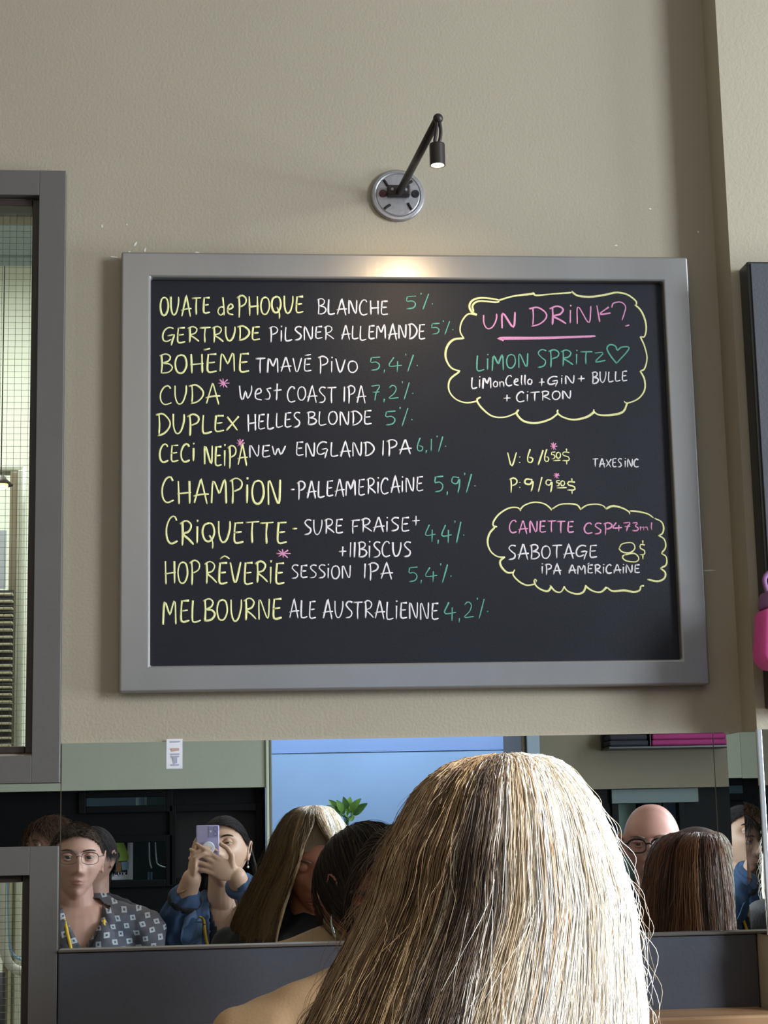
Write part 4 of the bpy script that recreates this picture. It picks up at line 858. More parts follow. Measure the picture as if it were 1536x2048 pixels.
def long_hair(name, rows, par, m_, N, seed, palf, open_, zopen, K=16, locks=260, r=.0005, zend=.0, shell=None, stray=0, face=1, flow=None, rin=.90):
    """long straight hair falling from a crown over an envelope; open_ = azimuth range (radians) left free for the face below zopen"""
    rng = np.random.default_rng(seed); rows = smooth_rows(rows); ztop, zbot = rows[0][0], rows[-1][0]
    tl_ = rng.uniform(0, 2*PI, locks); rl = rng.uniform(.90, 1.0, locks); pl_ = rng.uniform(0, 6.28, locks); lc_ = palf(tl_, rng); el_ = rng.uniform(.86, 1.0, locks)
    k = rng.integers(0, locks, N); th = tl_[k]+rng.normal(0, .055, N); rho = rl[k]+rng.normal(0, .018, N); rho = np.minimum(rho, 1.015)
    s = np.linspace(0, 1, K)[None]**1.7; H_ = (ztop-zbot)*(el_[k]+rng.normal(0, .03, N))[:, None]
    st = np.abs(rng.normal(0, .012, N))[:, None]; z = ztop-st-H_*s
    T = th[:, None]+.05*np.sin(s*7+pl_[k][:, None])*s+.012*np.sin(s*19+rng.uniform(0, 6, (N, 1)))*s
    def part(T, z, T0=None):
        T = np.mod(T, 2*PI); lo, hi = open_; m = (T > lo) & (T < hi); mid = lo+(hi-lo)*.62
        w = ss(-(z-zopen), -(ztop-zopen)*.9, .004) if zopen < ztop else 1.0
        return np.where(m, T+w*(np.where((T if T0 is None else T0) < mid, lo-.0, hi+.0)-T), T)
    T = part(T, z, th[:, None])
    P = hull(rows, T, np.maximum(z, zbot), rho[:, None]); P[..., 2] = z
    P += rng.normal(0, .0006, P.shape)
    c = lc_[k]*(1+rng.normal(0, .13, (N, 1)))
    strands(name, P, np.clip(c, 0, 1), par, m_, r)
    if stray:
        th = rng.uniform(0, 2*PI, stray); s = np.linspace(0, 1, K)[None]; a0 = rng.uniform(0, .75, (stray, 1)); ln = rng.uniform(.12, .35, (stray, 1))
        z = ztop-(ztop-zbot)*(a0+ln*s); z = np.minimum(z, ztop-.001)
        T = part(th[:, None]+rng.normal(0, .10, (stray, 1))*s, z, th[:, None]); out = 1.0+rng.uniform(.02, .13, (stray, 1))*np.sin(s*PI*rng.uniform(.5, 1.1, (stray, 1)))+.02*np.sin(s*12+rng.uniform(0, 6, (stray, 1)))
        P = hull(rows, T, z, out); strands('flyaway_hair', P, palf(th, rng), par, m_, r*.55)
    if shell is not None:
        nt = 72; nz = 40; Z = ztop-.004-(ztop-zbot-.004)*np.linspace(0, 1, nz)**1.6; b = bmesh.new(); g_ = []
        for z0 in Z:
            TT = np.linspace(0, 2*PI, nt, endpoint=False); TT = part(TT, z0); g_.append([b.verts.new(p) for p in hull(rows, TT, np.full(nt, z0), rin)])
        for i in range(nz-1):
            for j in range(nt):
                l = (j+1) % nt
                mT = (j+.5)*2*PI/nt
                if open_[0] < mT < open_[1] and Z[i+1] < zopen+.0: continue
                b.faces.new((g_[i][j], g_[i][l], g_[i+1][l], g_[i+1][j]))
        b.faces.new(g_[0]); obj('under_hair', b, shell, par, True)
def stool(x, y, label, h=.44):
    s = empty('bar_stool', (x, y, 0)); tag(s, label, 'stool', 'stools the guests sit on')
    q = lathe([(0, h-.03), (.16, h-.03), (.17, h-.02), (.17, h-.006), (.15, h), (0, h)], 40); bmesh.ops.translate(q, verts=q.verts, vec=(x, y, 0)); sub('seat', q, M['oak'], s)
    for k in range(4):
        a = PI/4+k*PI/2; sub('leg', tube_mesh('leg', np.array([[(x+.11*math.cos(a), y+.11*math.sin(a), h-.03), (x+.17*math.cos(a), y+.17*math.sin(a), 0)]]), .012, 10), M['iron'], s)
from mathutils.bvhtree import BVHTree
def draper(par):
    """returns f(point, towards) -> the outer surface of everything built so far for this person, met from outside"""
    dg = bpy.context.evaluated_depsgraph_get(); T = [BVHTree.FromObject(c, dg) for c in par.children if c.type == 'MESH' and ('shirt' in c.name or 'jacket' in c.name or 'body' in c.name or 'top' in c.name)]
    def f(p, fwd, lift):
        fwd = Vector(fwd).normalized(); o = Vector(p)+fwd*.5; best = None
        for t in T:
            h = t.ray_cast(o, -fwd, .7)
            if h[0] is not None and (best is None or h[3] < best): best = h[3]
        return np.array(o-fwd*(best-lift)) if best is not None else np.array(p)
    return f
def lanyard(par, D, xz, m_, w=.005, yaw=0):
    fwd = Rz(yaw)@np.array([0, 1, 0]); f = draper(par); q = spline([(x, 0, z) for x, z in xz], 36); P = np.array([f(D(*a), fwd, .002) for a in q])
    for _ in range(2): P[1:-1] = (P[:-2]+P[1:-1]*2+P[2:])/4
    up = spline([(x+(.001), 0, z) for x, z in xz], 36); T = np.gradient(P, axis=0); T /= np.linalg.norm(T, axis=1, keepdims=True); S = np.cross(T, fwd); S /= np.linalg.norm(S, axis=1, keepdims=True)
    b = bmesh.new(); r1 = [b.verts.new(p-s_*w) for p, s_ in zip(P, S)]; r2 = [b.verts.new(p+s_*w) for p, s_ in zip(P, S)]
    for i in range(35): b.faces.new((r1[i], r1[i+1], r2[i+1], r2[i]))
    o = obj('lanyard', b, m_, par, True); md = o.modifiers.new('s', 'SOLIDIFY'); md.thickness = .0016; md.offset = 0
def collar(par, D, inner, outer, m_, yaw=0):
    fwd = Rz(yaw)@np.array([0, 1, 0]); f = draper(par); a = spline([(x, 0, z) for x, z in inner], 24); c = spline([(x, 0, z) for x, z in outer], 24)
    A1 = [f(D(*p), fwd, .006) for p in a]; A2 = [f(D(*p), fwd, .009) for p in c]
    b = bmesh.new(); r1 = [b.verts.new(p) for p in A1]; r2 = [b.verts.new(p) for p in A2]
    for i in range(23): b.faces.new((r1[i], r1[i+1], r2[i+1], r2[i]))
    o = obj('collar', b, m_, par, True); o.modifiers.new('s', 'SOLIDIFY').thickness = .003
HM = hair_mat('hair_strands', .42, .5); HS = hair_mat('dark_hair_strands', .55, .22)
lany = mat('yellow_lanyard', (.72, .45, .02), .6)
jeans = mat('blue_denim', (.045, .09, .19), .85, bump=.4, bscale=400, var=.35, vscale=22); shoe = mat('dark_shoe', (.02, .02, .02), .4)
black_c = mat('black_knit', (.012, .012, .016), .8, bump=.4, bscale=200, var=.3); trousers = mat('dark_trousers', (.02, .022, .03), .8)

# ===== the blonde guest with her back to the camera
A = person('woman with long sunlit blonde hair seated with her back to us, in black', .222, -1.40)
HA = Head((.228, -1.385, CZ-.068), 0, -.33, .03)
skA = skin_mat('warm_skin_shadow', (.40, .17, .11))
tA, DA, pA = torso(HA, (.215, -1.43, CZ-.245), .165, lean=-.02)
sl = [DA(-.165, 0, -.045), DA(-.20, .06, -.33), DA(-.10, .27, -.40)]; sr = [DA(.165, 0, -.045), DA(.20, .06, -.33), DA(.10, .27, -.40)]
body('body', HA.prims()+tA+arm(*sl)+arm(*sr)+legs(pA, -.75)+hand(sl[2], (.3, 1, .1), (0, 0, -1), [(.3, .3, .2)]*4, 1)+hand(sr[2], (-.3, 1, .1), (0, 0, -1), [(.3, .3, .2)]*4, -1), skA, A, .0045)
eyes(A, HA, lid=1.0, skin=skA, brow=mat('brown_brow', (.08, .05, .03), .6)); lips(A, HA, (.32, .09, .08))
tA2, _, _ = torso(HA, (.215, -1.43, CZ-.245), .165, infl=.014, neck=False, lean=-.02)
cloth('black_top', tA2+arm(*sl, infl=.014)+arm(*sr, infl=.014), black_c, A, disp=.008)
cloth('trousers', legs(pA, -.75, infl=.012)+[ellipsoid(pA, (.185, .145, .13))], trousers, A); feet(pA, -.75, A, shoe)
Z_ = lambda y: U(900, y, -1.4).z
X_ = lambda px, y: U(px, y, -1.4).x
rowsA = []
for y, L, R, yb, yf in [(1512, 985, 1030, -1.42, -1.39), (1518, 935, 1080, -1.445, -1.36), (1530, 895, 1118, -1.465, -1.335), (1560, 852, 1146, -1.49, -1.31), (1600, 820, 1175, -1.505, -1.295), (1650, 793, 1200, -1.515, -1.285), (1700, 765, 1220, -1.52, -1.28), (1750, 750, 1236, -1.52, -1.28),
                        (1800, 734, 1253, -1.52, -1.28), (1850, 711, 1259, -1.52, -1.285), (1900, 682, 1264, -1.52, -1.29), (1950, 655, 1267, -1.525, -1.30), (2048, 605, 1272, -1.53, -1.31), (2150, 555, 1272, -1.535, -1.32), (2300, 505, 1262, -1.54, -1.33)]:
    rowsA.append((Z_(y), X_(L, y), X_(R, y), yb, yf))
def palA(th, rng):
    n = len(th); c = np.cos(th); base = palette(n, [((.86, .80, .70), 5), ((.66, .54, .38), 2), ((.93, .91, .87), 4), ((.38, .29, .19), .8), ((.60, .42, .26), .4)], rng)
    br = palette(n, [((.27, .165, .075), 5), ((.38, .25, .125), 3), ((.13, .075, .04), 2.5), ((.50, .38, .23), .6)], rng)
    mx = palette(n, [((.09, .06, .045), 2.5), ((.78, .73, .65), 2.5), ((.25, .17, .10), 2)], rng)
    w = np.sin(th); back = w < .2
    brown = (c < -.50) | ((w > .2) & (c < .2)); mid = (c >= -.50) & (c < -.22) & back  # left strands: brown underlayers plus shade put into the colour
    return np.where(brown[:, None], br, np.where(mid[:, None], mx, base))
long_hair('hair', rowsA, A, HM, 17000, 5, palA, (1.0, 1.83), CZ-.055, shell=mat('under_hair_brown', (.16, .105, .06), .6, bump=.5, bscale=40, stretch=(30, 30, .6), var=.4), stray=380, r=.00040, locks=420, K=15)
cap_mesh('scalp_hair', HA, A, mat('blonde_root_base', (.30, .20, .11), .6, bump=.5, bscale=40, stretch=(6, 6, 1)), lambda u: hairline(u, .12) > 0, 1.0)
settle(A); stool(.222, -1.42, 'wooden stool under the blonde woman')

# ===== the dark-haired guest on the bench, back to the mirror, half hidden by the blonde
B = person('dark-haired person in a tan jacket on the bench, mostly hidden behind the blonde woman', .262, -.40)
HB = Head((.262, -.385, CZ-.105), PI-.62, -.05)
skB = skin_mat('ruddy_skin', (.40, .15, .10))
tB, DB, pB = torso(HB, (.262, -.41, CZ-.240), .188, lean=0, yaw=PI)
al = [DB(-.215, 0, -.045), DB(-.25, .06, -.34), DB(-.12, .28, -.36)]; ar = [DB(.215, 0, -.045), DB(.25, .06, -.34), DB(.12, .28, -.36)]
body('body', HB.prims()+tB+arm(*al)+arm(*ar)+legs(pB, PI)+hand(al[2], (.3, -1, 0), (0, 0, -1), [(.4, .4, .3)]*4, -1)+hand(ar[2], (-.3, -1, 0), (0, 0, -1), [(.4, .4, .3)]*4, 1), skB, B, .0045)
eyes(B, HB, lid=.4, skin=skB, brow=mat('dark_brow', (.03, .02, .015), .6)); lips(B, HB, (.35, .10, .09))
tan = mat('tan_cotton_jacket', (.47, .29, .15), .8, bump=.3, bscale=260, var=.1, vscale=12)
tB2, _, _ = torso(HB, (.262, -.41, CZ-.240), .188, lean=0, yaw=PI, infl=.016, neck=False)
cloth('jacket', tB2+arm(*al, infl=.016)+arm(*ar, infl=.016), tan, B, disp=.007)
co = HB.c+np.array([0, 0, -.115])
P = [co+np.array([.070*math.cos(t_), .072*math.sin(t_)+.012, -.012*math.sin(t_)+.004]) for t_ in np.linspace(-.9, PI+.9, 40)]
v_, q_, c_ = sweep(np.array(P)[None], np.full((1, 40), .019), 12); v_[:, 2] += 0
me_ = tube_mesh('collar', np.array(P)[None], .015, 12); obj('collar', me_, tan, B)
cloth('trousers', legs(pB, PI, infl=.012)+[ellipsoid(pB, (.185, .145, .13))], trousers, B); feet(pB, PI, B, shoe)
dk = [((.045, .028, .020), 5), ((.09, .055, .035), 2), ((.02, .015, .013), 3)]
hk = lambda u: hairline(u) > -.02
cap_mesh('scalp_hair', HB, B, mat('near_black_hair', (.02, .014, .012), .5, bump=.6, bscale=30, stretch=(8, 8, 1)), hk, 1.05)
comb('hair', HB, B, HS, 6000, dk, lambda u: np.array([u[0]*.9, -.75, -1.0]), (.35, .8), (1.05, 1.13), 3, .0006)
ear_p = HB((.080, -.006, -.034))
sil = mat('silver_drop', (.8, .88, .9), .15, .9)
for sx in (-1, 1):
    e = HB((sx*.081, -.004, -.036)); obj('earring', tube_mesh('er', spline([e, e+np.array([-.001, 0, -.014]), e+np.array([.002, 0, -.030]), e+np.array([.006, 0, -.044])], 16)[None], np.interp(np.linspace(0, 1, 16), [0, .4, .8, 1], [.0011, .0022, .003, .0008])[None], 8), sil, B)
settle(B)

# ===== auburn-haired guest on the bench, back to the mirror
px = lambda x, v: V(x, 1664, v).x
D_ = person('woman on the bench with long auburn hair, seen from behind in the mirror', px(1388, .42), -.42)
HD = Head((px(1388, .42), -.42, CZ-.122), PI, -.08)
skD = skin_mat('fair_skin', (.55, .33, .25))
tD, DD, pD = torso(HD, (HD.c[0], -.43, CZ-.318), .165, yaw=PI)
al = [DD(-.17, 0, -.045), DD(-.21, .06, -.33), DD(-.1, .28, -.35)]; ar = [DD(.17, 0, -.045), DD(.21, .06, -.33), DD(.1, .28, -.35)]
body('body', HD.prims()+tD+arm(*al)+arm(*ar)+legs(pD, PI)+hand(al[2], (.3, -1, 0), (0, 0, -1), [(.4, .4, .3)]*4, -1)+hand(ar[2], (-.3, -1, 0), (0, 0, -1), [(.4, .4, .3)]*4, 1), skD, D_, .005)
eyes(D_, HD, lid=.3, skin=skD, brow=bpy.data.materials['brown_brow']); lips(D_, HD, (.45, .15, .12))
tD2, _, _ = torso(HD, (HD.c[0], -.43, CZ-.318), .165, yaw=PI, infl=.014, neck=False)
cloth('dark_top', tD2+arm(*al, infl=.014)+arm(*ar, infl=.014), black_c, D_); cloth('trousers', legs(pD, PI, infl=.012)+[ellipsoid(pD, (.185, .145, .13))], jeans, D_); feet(pD, PI, D_, shoe)
rD = []
for y, L, R, yb, yf in [(1663, 1370, 1405, -.02, .01), (1667, 1340, 1432, -.05, .05), (1680, 1316, 1445, -.075, .075), (1702, 1300, 1454, -.085, .09), (1740, 1290, 1464, -.09, .10), (1790, 1284, 1474, -.09, .105), (1850, 1278, 1482, -.085, .11), (1910, 1272, 1488, -.08, .115), (1990, 1272, 1490, -.06, .12)]:
    z = V(1380, y, .42).z; rD.append((z, V(L, y, .42).x, V(R, y, .42).x, -.42-.02+yb, -.42+.02+yf))
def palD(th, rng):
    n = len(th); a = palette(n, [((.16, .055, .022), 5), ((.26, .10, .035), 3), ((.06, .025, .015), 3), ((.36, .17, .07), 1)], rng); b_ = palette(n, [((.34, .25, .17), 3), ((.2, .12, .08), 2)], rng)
    return np.where((np.cos(th) > .55)[:, None], b_, a)  # paler strands on the right: light along that edge put into the colour
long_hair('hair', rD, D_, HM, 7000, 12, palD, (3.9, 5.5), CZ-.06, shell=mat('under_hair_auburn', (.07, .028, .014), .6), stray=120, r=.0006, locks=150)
cap_mesh('scalp_hair', HD, D_, bpy.data.materials['under_hair_auburn'], lambda u: hairline(u) > 0, 1.04)
settle(D_)

# ===== bald man further back
c = V(1303, 1695, 2.2)
C_ = person('bald man with dark-rimmed glasses behind the auburn hair, in the mirror', c.x, c.y)
HC = Head((c.x, c.y, CZ-.056), .32, -.10, 0, 1.02)
skC = skin_mat('pink_skin', (.52, .27, .22))
tC, DC, pC = torso(HC, (c.x+.01, c.y-.02, CZ-.27), .19, yaw=.1)
al = [DC(-.19, 0, -.045), DC(-.24, .06, -.34), DC(-.12, .28, -.36)]; ar = [DC(.19, 0, -.045), DC(.24, .06, -.34), DC(.12, .28, -.36)]
body('body', HC.prims()+tC+arm(*al)+arm(*ar)+legs(pC)+hand(al[2], (.3, 1, 0), (0, 0, -1), [(.4, .4, .3)]*4, 1)+hand(ar[2], (-.3, 1, 0), (0, 0, -1), [(.4, .4, .3)]*4, -1), skC, C_, .0042)
eyes(C_, HC, lid=.4, skin=skC, brow=mat('fair_brow', (.22, .14, .10), .6)); lips(C_, HC, (.42, .17, .15))
tC2, _, _ = torso(HC, (c.x+.01, c.y-.02, CZ-.27), .19, yaw=.1, infl=.015, neck=False)
cloth('dark_shirt', tC2+arm(*al, infl=.015)+arm(*ar, infl=.015), black_c, C_); cloth('trousers', legs(pC, infl=.012)+[ellipsoid(pC, (.185, .145, .13))], trousers, C_); feet(pC, 0, C_, shoe)
def glasses(par, H, m_, rw=.024, rh=.0185, r=.0014, thick_top=1.6, lens=None):
    for sx in (-1, 1):
        P = [H((sx*.0315+rw*math.copysign(abs(math.cos(t_))**.7, math.cos(t_)), .1045-.0006*abs(rw*math.cos(t_)+.0)*1e2*.1, .004+rh*math.copysign(abs(math.sin(t_))**.7, math.sin(t_)))) for t_ in np.linspace(0, 2*PI, 40)]
        f = obj('glasses_rim', tube_mesh('rim', np.array(P)[None], np.array([r*(thick_top if math.sin(t_) > .3 else 1) for t_ in np.linspace(0, 2*PI, 40)])[None], 8), m_, par)
        obj('glasses_temple', tube_mesh('tp', spline([H((sx*.056, .103, .010)), H((sx*.074, .080, .012)), H((sx*.080, .02, .014)), H((sx*.081, -.012, .012)), H((sx*.079, -.024, -.008))], 20)[None], r*1.1, 8), m_, par)
    obj('glasses_bridge', tube_mesh('br', spline([H((-.009, .106, .008)), H((0, .109, .011)), H((.009, .106, .008))], 10)[None], r*1.2, 8), m_, par)
glasses(C_, HC, mat('black_glasses', (.01, .01, .012), .3), r=.002)
settle(C_); stool(c.x, c.y-.03, 'wooden stool under the bald man')

# ===== man at the left of the camera in the patterned shirt
c = V(152, 1712, 2.76)
F_ = person('man in glasses, a patterned shirt and yellow lanyard at the left of the mirror', c.x, c.y)
HF = Head((c.x, c.y, CZ-.075), -.17, .02, .03, 1.01)
skF = skin_mat('pale_skin', (.58, .34, .27))
shF = (c.x+.010, c.y-.03, CZ-.258)
tF, DF, pF = torso(HF, shF, .192, yaw=-.25, fat=1.05)
al = [DF(-.205, 0, -.045), DF(-.25, .10, -.34), DF(-.1, .32, -.42)]; ar = [DF(.19, 0, -.045), DF(.205, .02, -.33), DF(.10, .28, -.42)]
body('body', HF.prims()+tF+arm(*al)+arm(*ar)+legs(pF)+hand(al[2], (.4, 1, 0), (0, 0, -1), [(.4, .4, .3)]*4, 1)+hand(ar[2], (-.4, 1, 0), (0, 0, -1), [(.4, .4, .3)]*4, -1), skF, F_, .0035)
eyes(F_, HF, (.07, .06, .05), .3, skF, mat('man_brow', (.07, .04, .025), .6)); lips(F_, HF, (.42, .17, .14))
glasses(F_, HF, mat('thin_grey_glasses', (.12, .12, .14), .3, .6), rw=.025, rh=.017, r=.0008)
pm = bpy.data.materials.new('patterned_shirt'); pm.use_nodes = True; nt = pm.node_tree; pb_ = nt.nodes['Principled BSDF']; pb_.inputs['Roughness'].default_value = .85
def nd(t, **k):
    n = nt.nodes.new(t)
    for a, b in k.items(): setattr(n, a, b)
    return n
def mth(op, a, b=None):
    n = nd('ShaderNodeMath', operation=op)
    for i, x in enumerate((a, b)):
        if x is None: continue
        if isinstance(x, (int, float)): n.inputs[i].default_value = x
        else: nt.links.new(x, n.inputs[i])
    return n.outputs[0]
tc = nd('ShaderNodeTexCoord'); wv = nd('ShaderNodeTexNoise'); wv.inputs['Scale'].default_value = 5; sp = nd('ShaderNodeSeparateXYZ'); mx_ = nd('ShaderNodeVectorMath', operation='MULTIPLY_ADD'); mx_.inputs[1].default_value = (.05, .05, .05)
nt.links.new(tc.outputs['Object'], wv.inputs['Vector']); nt.links.new(wv.outputs['Color'], mx_.inputs[0]); nt.links.new(tc.outputs['Object'], mx_.inputs[2]); nt.links.new(mx_.outputs[0], sp.inputs[0])
X = mth('ADD', sp.outputs[0], mth('MULTIPLY', sp.outputs[2], .25)); Zz = mth('ADD', sp.outputs[2], mth('MULTIPLY', sp.outputs[0], -.12))
fx = mth('ABSOLUTE', mth('SUBTRACT', mth('FRACT', mth('MULTIPLY', X, 44)), .5)); fz = mth('ABSOLUTE', mth('SUBTRACT', mth('FRACT', mth('MULTIPLY', Zz, 40)), .5))
mxd = mth('MAXIMUM', fx, fz); ring = mth('MULTIPLY', mth('LESS_THAN', mxd, .34), mth('GREATER_THAN', mxd, .13)); chk = mth('GREATER_THAN', mth('FRACT', mth('MULTIPLY', mth('ADD', mth('FLOOR', mth('MULTIPLY', X, 44)), mth('FLOOR', mth('MULTIPLY', Zz, 40))), .5)), .25)
n2 = nd('ShaderNodeTexNoise'); n2.inputs['Scale'].default_value = 9; nt.links.new(tc.outputs['Object'], n2.inputs['Vector'])
gr = nd('ShaderNodeMix', data_type='RGBA'); gr.inputs[6].default_value = (.035, .05, .09, 1); gr.inputs[7].default_value = (.13, .11, .11, 1); nt.links.new(n2.outputs['Fac'], gr.inputs[0])
lt = nd('ShaderNodeMix', data_type='RGBA'); lt.inputs[6].default_value = (.28, .38, .50, 1); lt.inputs[7].default_value = (.50, .47, .44, 1); nt.links.new(n2.outputs['Fac'], lt.inputs[0])
fi = nd('ShaderNodeMix', data_type='RGBA'); nt.links.new(mth('MULTIPLY', ring, chk), fi.inputs[0]); nt.links.new(gr.outputs[2], fi.inputs[6]); nt.links.new(lt.outputs[2], fi.inputs[7]); nt.links.new(fi.outputs[2], pb_.inputs['Base Color'])
tF2, _, _ = torso(HF, shF, .192, yaw=-.25, fat=1.05, infl=.018, neck=False)
S0 = np.array(shF)
cloth('patterned_shirt', tF2+arm(*al, infl=.020)+arm(*ar, infl=.020), pm, F_, disp=.008, cut=lambda p: p[1] > S0[1]+.02 and p[2] > S0[2]-.085+abs(p[0]-S0[0]-.02)*1.7, voxel=.005)
for sx in (-1, 1): collar(F_, DF, [(sx*.060, .045), (sx*.052, .01), (sx*.034, -.03), (sx*.012, -.075)], [(sx*.092, .022), (sx*.088, -.02), (sx*.080, -.06), (sx*.030, -.095)], pm, -.25)
cloth('trousers', legs(pF, infl=.012)+[ellipsoid(pF, (.19, .15, .13))], trousers, F_); feet(pF, 0, F_, shoe)
for sx in (-1, 1): lanyard(F_, DF, [(sx*.060, .02), (sx*.052, -.04), (sx*.038, -.10), (.004+sx*.020, -.17), (.004+sx*.010, -.26), (.004+sx*.006, -.36)], lany, .0045, -.25)
hbn = [((.055, .032, .020), 5), ((.10, .06, .035), 2), ((.025, .016, .012), 3)]
cap_mesh('scalp_hair', HF, F_, mat('brown_hair_base', (.035, .022, .015), .6), lambda u: hairline(u, .0) > 0, 1.01)
comb('hair', HF, F_, HS, 5000, hbn, lambda u: np.array([u[0]*1.6+.2, .35, -.1+u[2]*.3]), (.05, .15), (1.01, 1.06), 6, .0006, K=6, shift=.0)
settle(F_); stool(c.x, c.y-.05, 'wooden stool under the man in the patterned shirt')
# ===== the photographer
E_ = person('black-haired woman in a denim jacket raising a phone with both hands', .035, -3.06)
hc = V(447, 1704, 3.05)
HE = Head((hc.x, hc.y, CZ-.060), .24, .24, -.05, .99)
skE = skin_mat('light_olive_skin', (.60, .38, .27))
shE = (hc.x+.0, hc.y-.03, CZ-.275)
tE, DE, pE = torso(HE, shE, .155, yaw=.1)
wl_ = V(384, 1756, 2.86); wr_ = V(470, 1752, 2.86)
el_ = V(352, 1850, 2.93); er_ = V(512, 1850, 2.95)
al = [DE(-.155, 0, -.045), np.array(el_), np.array(wl_)+np.array([0, .05, 0])]; ar = [DE(.155, 0, -.045), np.array(er_), np.array(wr_)+np.array([.004, .055, .0])]
# right hand (right side of the mirror image): fingers run across the phone back
PH = -2.8028
hr = hand(wr_+Vector((-.004, .072, .006)), (-.86, .06, .42), (0, -1, 0), [(.10, .25, .35), (.12, .3, .4), (.12, .3, .4), (.15, .35, .4)], 1, .17, .84, thumb=[(.45, .85, -.1), (.75, .45, .1), (.9, .1, .2)])
hl = hand(wl_+Vector((0, .055, .0)), (.10, .10, .95), (.95, -.25, -.1), [(.25, .25, .3), (.7, .7, .4), (.9, .7, .4), (1.0, .7, .4)], -1, .28, .84, thumb=[(.6, .5, .1), (.9, .2, .1), (.9, 0, .3)])
body('body', HE.prims()+tE+arm(*al)+arm(*ar)+legs(pE)+hr+hl, skE, E_, .0030, 2)
eyes(E_, HE, (.03, .02, .015), .62, skE, mat('black_brow', (.025, .018, .015), .6)); lips(E_, HE, (.48, .18, .15))
tE2, _, _ = torso(HE, shE, .155, yaw=.1, infl=.010, neck=False)
cloth('dark_shirt', tE2, mat('dark_blue_tee', (.012, .016, .030), .8), E_, cut=lambda p: p[1] > shE[1]+.02 and p[2] > shE[2]-.085+abs(p[0]-shE[0])*2.6, voxel=.006)
tE3, _, _ = torso(HE, shE, .155, yaw=.1, infl=.022, neck=False)
lerp = lambda a, b, t_: np.array(a)+(np.array(b)-np.array(a))*t_
cloth('denim_jacket', tE3+[capsule(al[0], al[1], .068, .060), capsule(al[1], lerp(al[1], al[2], .55), .060, .052), capsule(ar[0], ar[1], .068, .060), capsule(ar[1], lerp(ar[1], ar[2], .80), .060, .046)], jeans, E_, disp=.012, dscale=.06,
      cut=lambda p: (p[1] > shE[1]+.03 and abs(p[0]-shE[0]) < .045+.02*max(0, shE[2]-p[2])))
for sx in (-1, 1): collar(E_, DE, [(sx*.062, .040), (sx*.058, .0), (sx*.058, -.05), (sx*.062, -.10)], [(sx*.095, .018), (sx*.108, -.03), (sx*.112, -.07), (sx*.075, -.13)], mat('worn_denim', (.10, .16, .28), .85, bump=.3, var=.4, vscale=30) if sx < 0 else bpy.data.materials['worn_denim'], .1)
for a_, t0, t1, r0 in ((al, .50, .60, .054), (ar, .76, .86, .048)):
    obj('rolled_cuff', tube_mesh('cuff', spline([lerp(a_[1], a_[2], t0), lerp(a_[1], a_[2], (t0+t1)/2), lerp(a_[1], a_[2], t1)], 10)[None], np.array([r0*(.96+.05*math.sin(3.1*i/9)) for i in range(10)])[None], 24), black_c if a_ is al else jeans, E_)
obj('bracelet', tube_mesh('br', np.array([lerp(al[1], al[2], .78)+.036*(math.cos(t_)*np.array([.93, 0, .36])+math.sin(t_)*np.array([0, 1, 0])) for t_ in np.linspace(0, 2*PI, 40)])[None], .0022, 8), mat('rose_metal', (.6, .35, .28), .25, .8), E_)
cloth('trousers', legs(pE, infl=.012)+[ellipsoid(pE, (.185, .145, .13))], trousers, E_); feet(pE, 0, E_, shoe)
for sx in (-1, 1): lanyard(E_, DE, [(sx*.055, .02), (sx*.050, -.03), (sx*.036, -.09), (.006+sx*.016, -.17), (.006+sx*.008, -.26), (.006+sx*.005, -.33)], lany, .0046, .1)
bk_ = [((.014, .011, .012), 5), ((.030, .024, .024), 3), ((.06, .05, .05), .6)]
cap_mesh('scalp_hair', HE, E_, mat('black_hair_base', (.010, .008, .009), .8, spec=.2), lambda u: hairline(u, -.03) > 0, 1.045)
comb('hair', HE, E_, HS, 5200, bk_, lambda u: np.array([.25*np.sign(u[0]), -.85, -.35]), (.35, .85), (1.045, 1.075), 21, .0006, K=12, shift=-.03)
rE = [(CZ-.02, hc.x-.075, hc.x+.085, hc.y-.125, hc.y+.0), (CZ-.10, hc.x-.085, hc.x+.105, hc.y-.13, hc.y-.01), (CZ-.20, hc.x-.09, hc.x+.125, hc.y-.14, hc.y-.03), (CZ-.34, hc.x-.10, hc.x+.13, hc.y-.165, hc.y-.06)]
long_hair('hair', rE, E_, HS, 2600, 22, lambda th, rng: palette(len(th), bk_, rng), (.35, 2.8), CZ+.5, K=10, locks=90, shell=bpy.data.materials['black_hair_base'], r=.0006)
for sx in (-1, 1):
    e = HE((sx*.080, -.004, -.038)); obj('earring', tube_mesh('er', np.array([[e, e+np.array([0, 0, -.016])]]), .0007, 6), sil, E_)
    q = bmesh.new(); bmesh.ops.create_uvsphere(q, u_segments=16, v_segments=10, radius=.0038); bmesh.ops.translate(q, verts=q.verts, vec=Vector(e+np.array([0, 0, -.019]))); obj('pearl', q, mat('pearl', (.8, .76, .72), .15) if sx < 0 else bpy.data.materials['pearl'], E_, True)
settle(E_); stool(hc.x, hc.y-.05, 'wooden stool under the woman holding the phone')
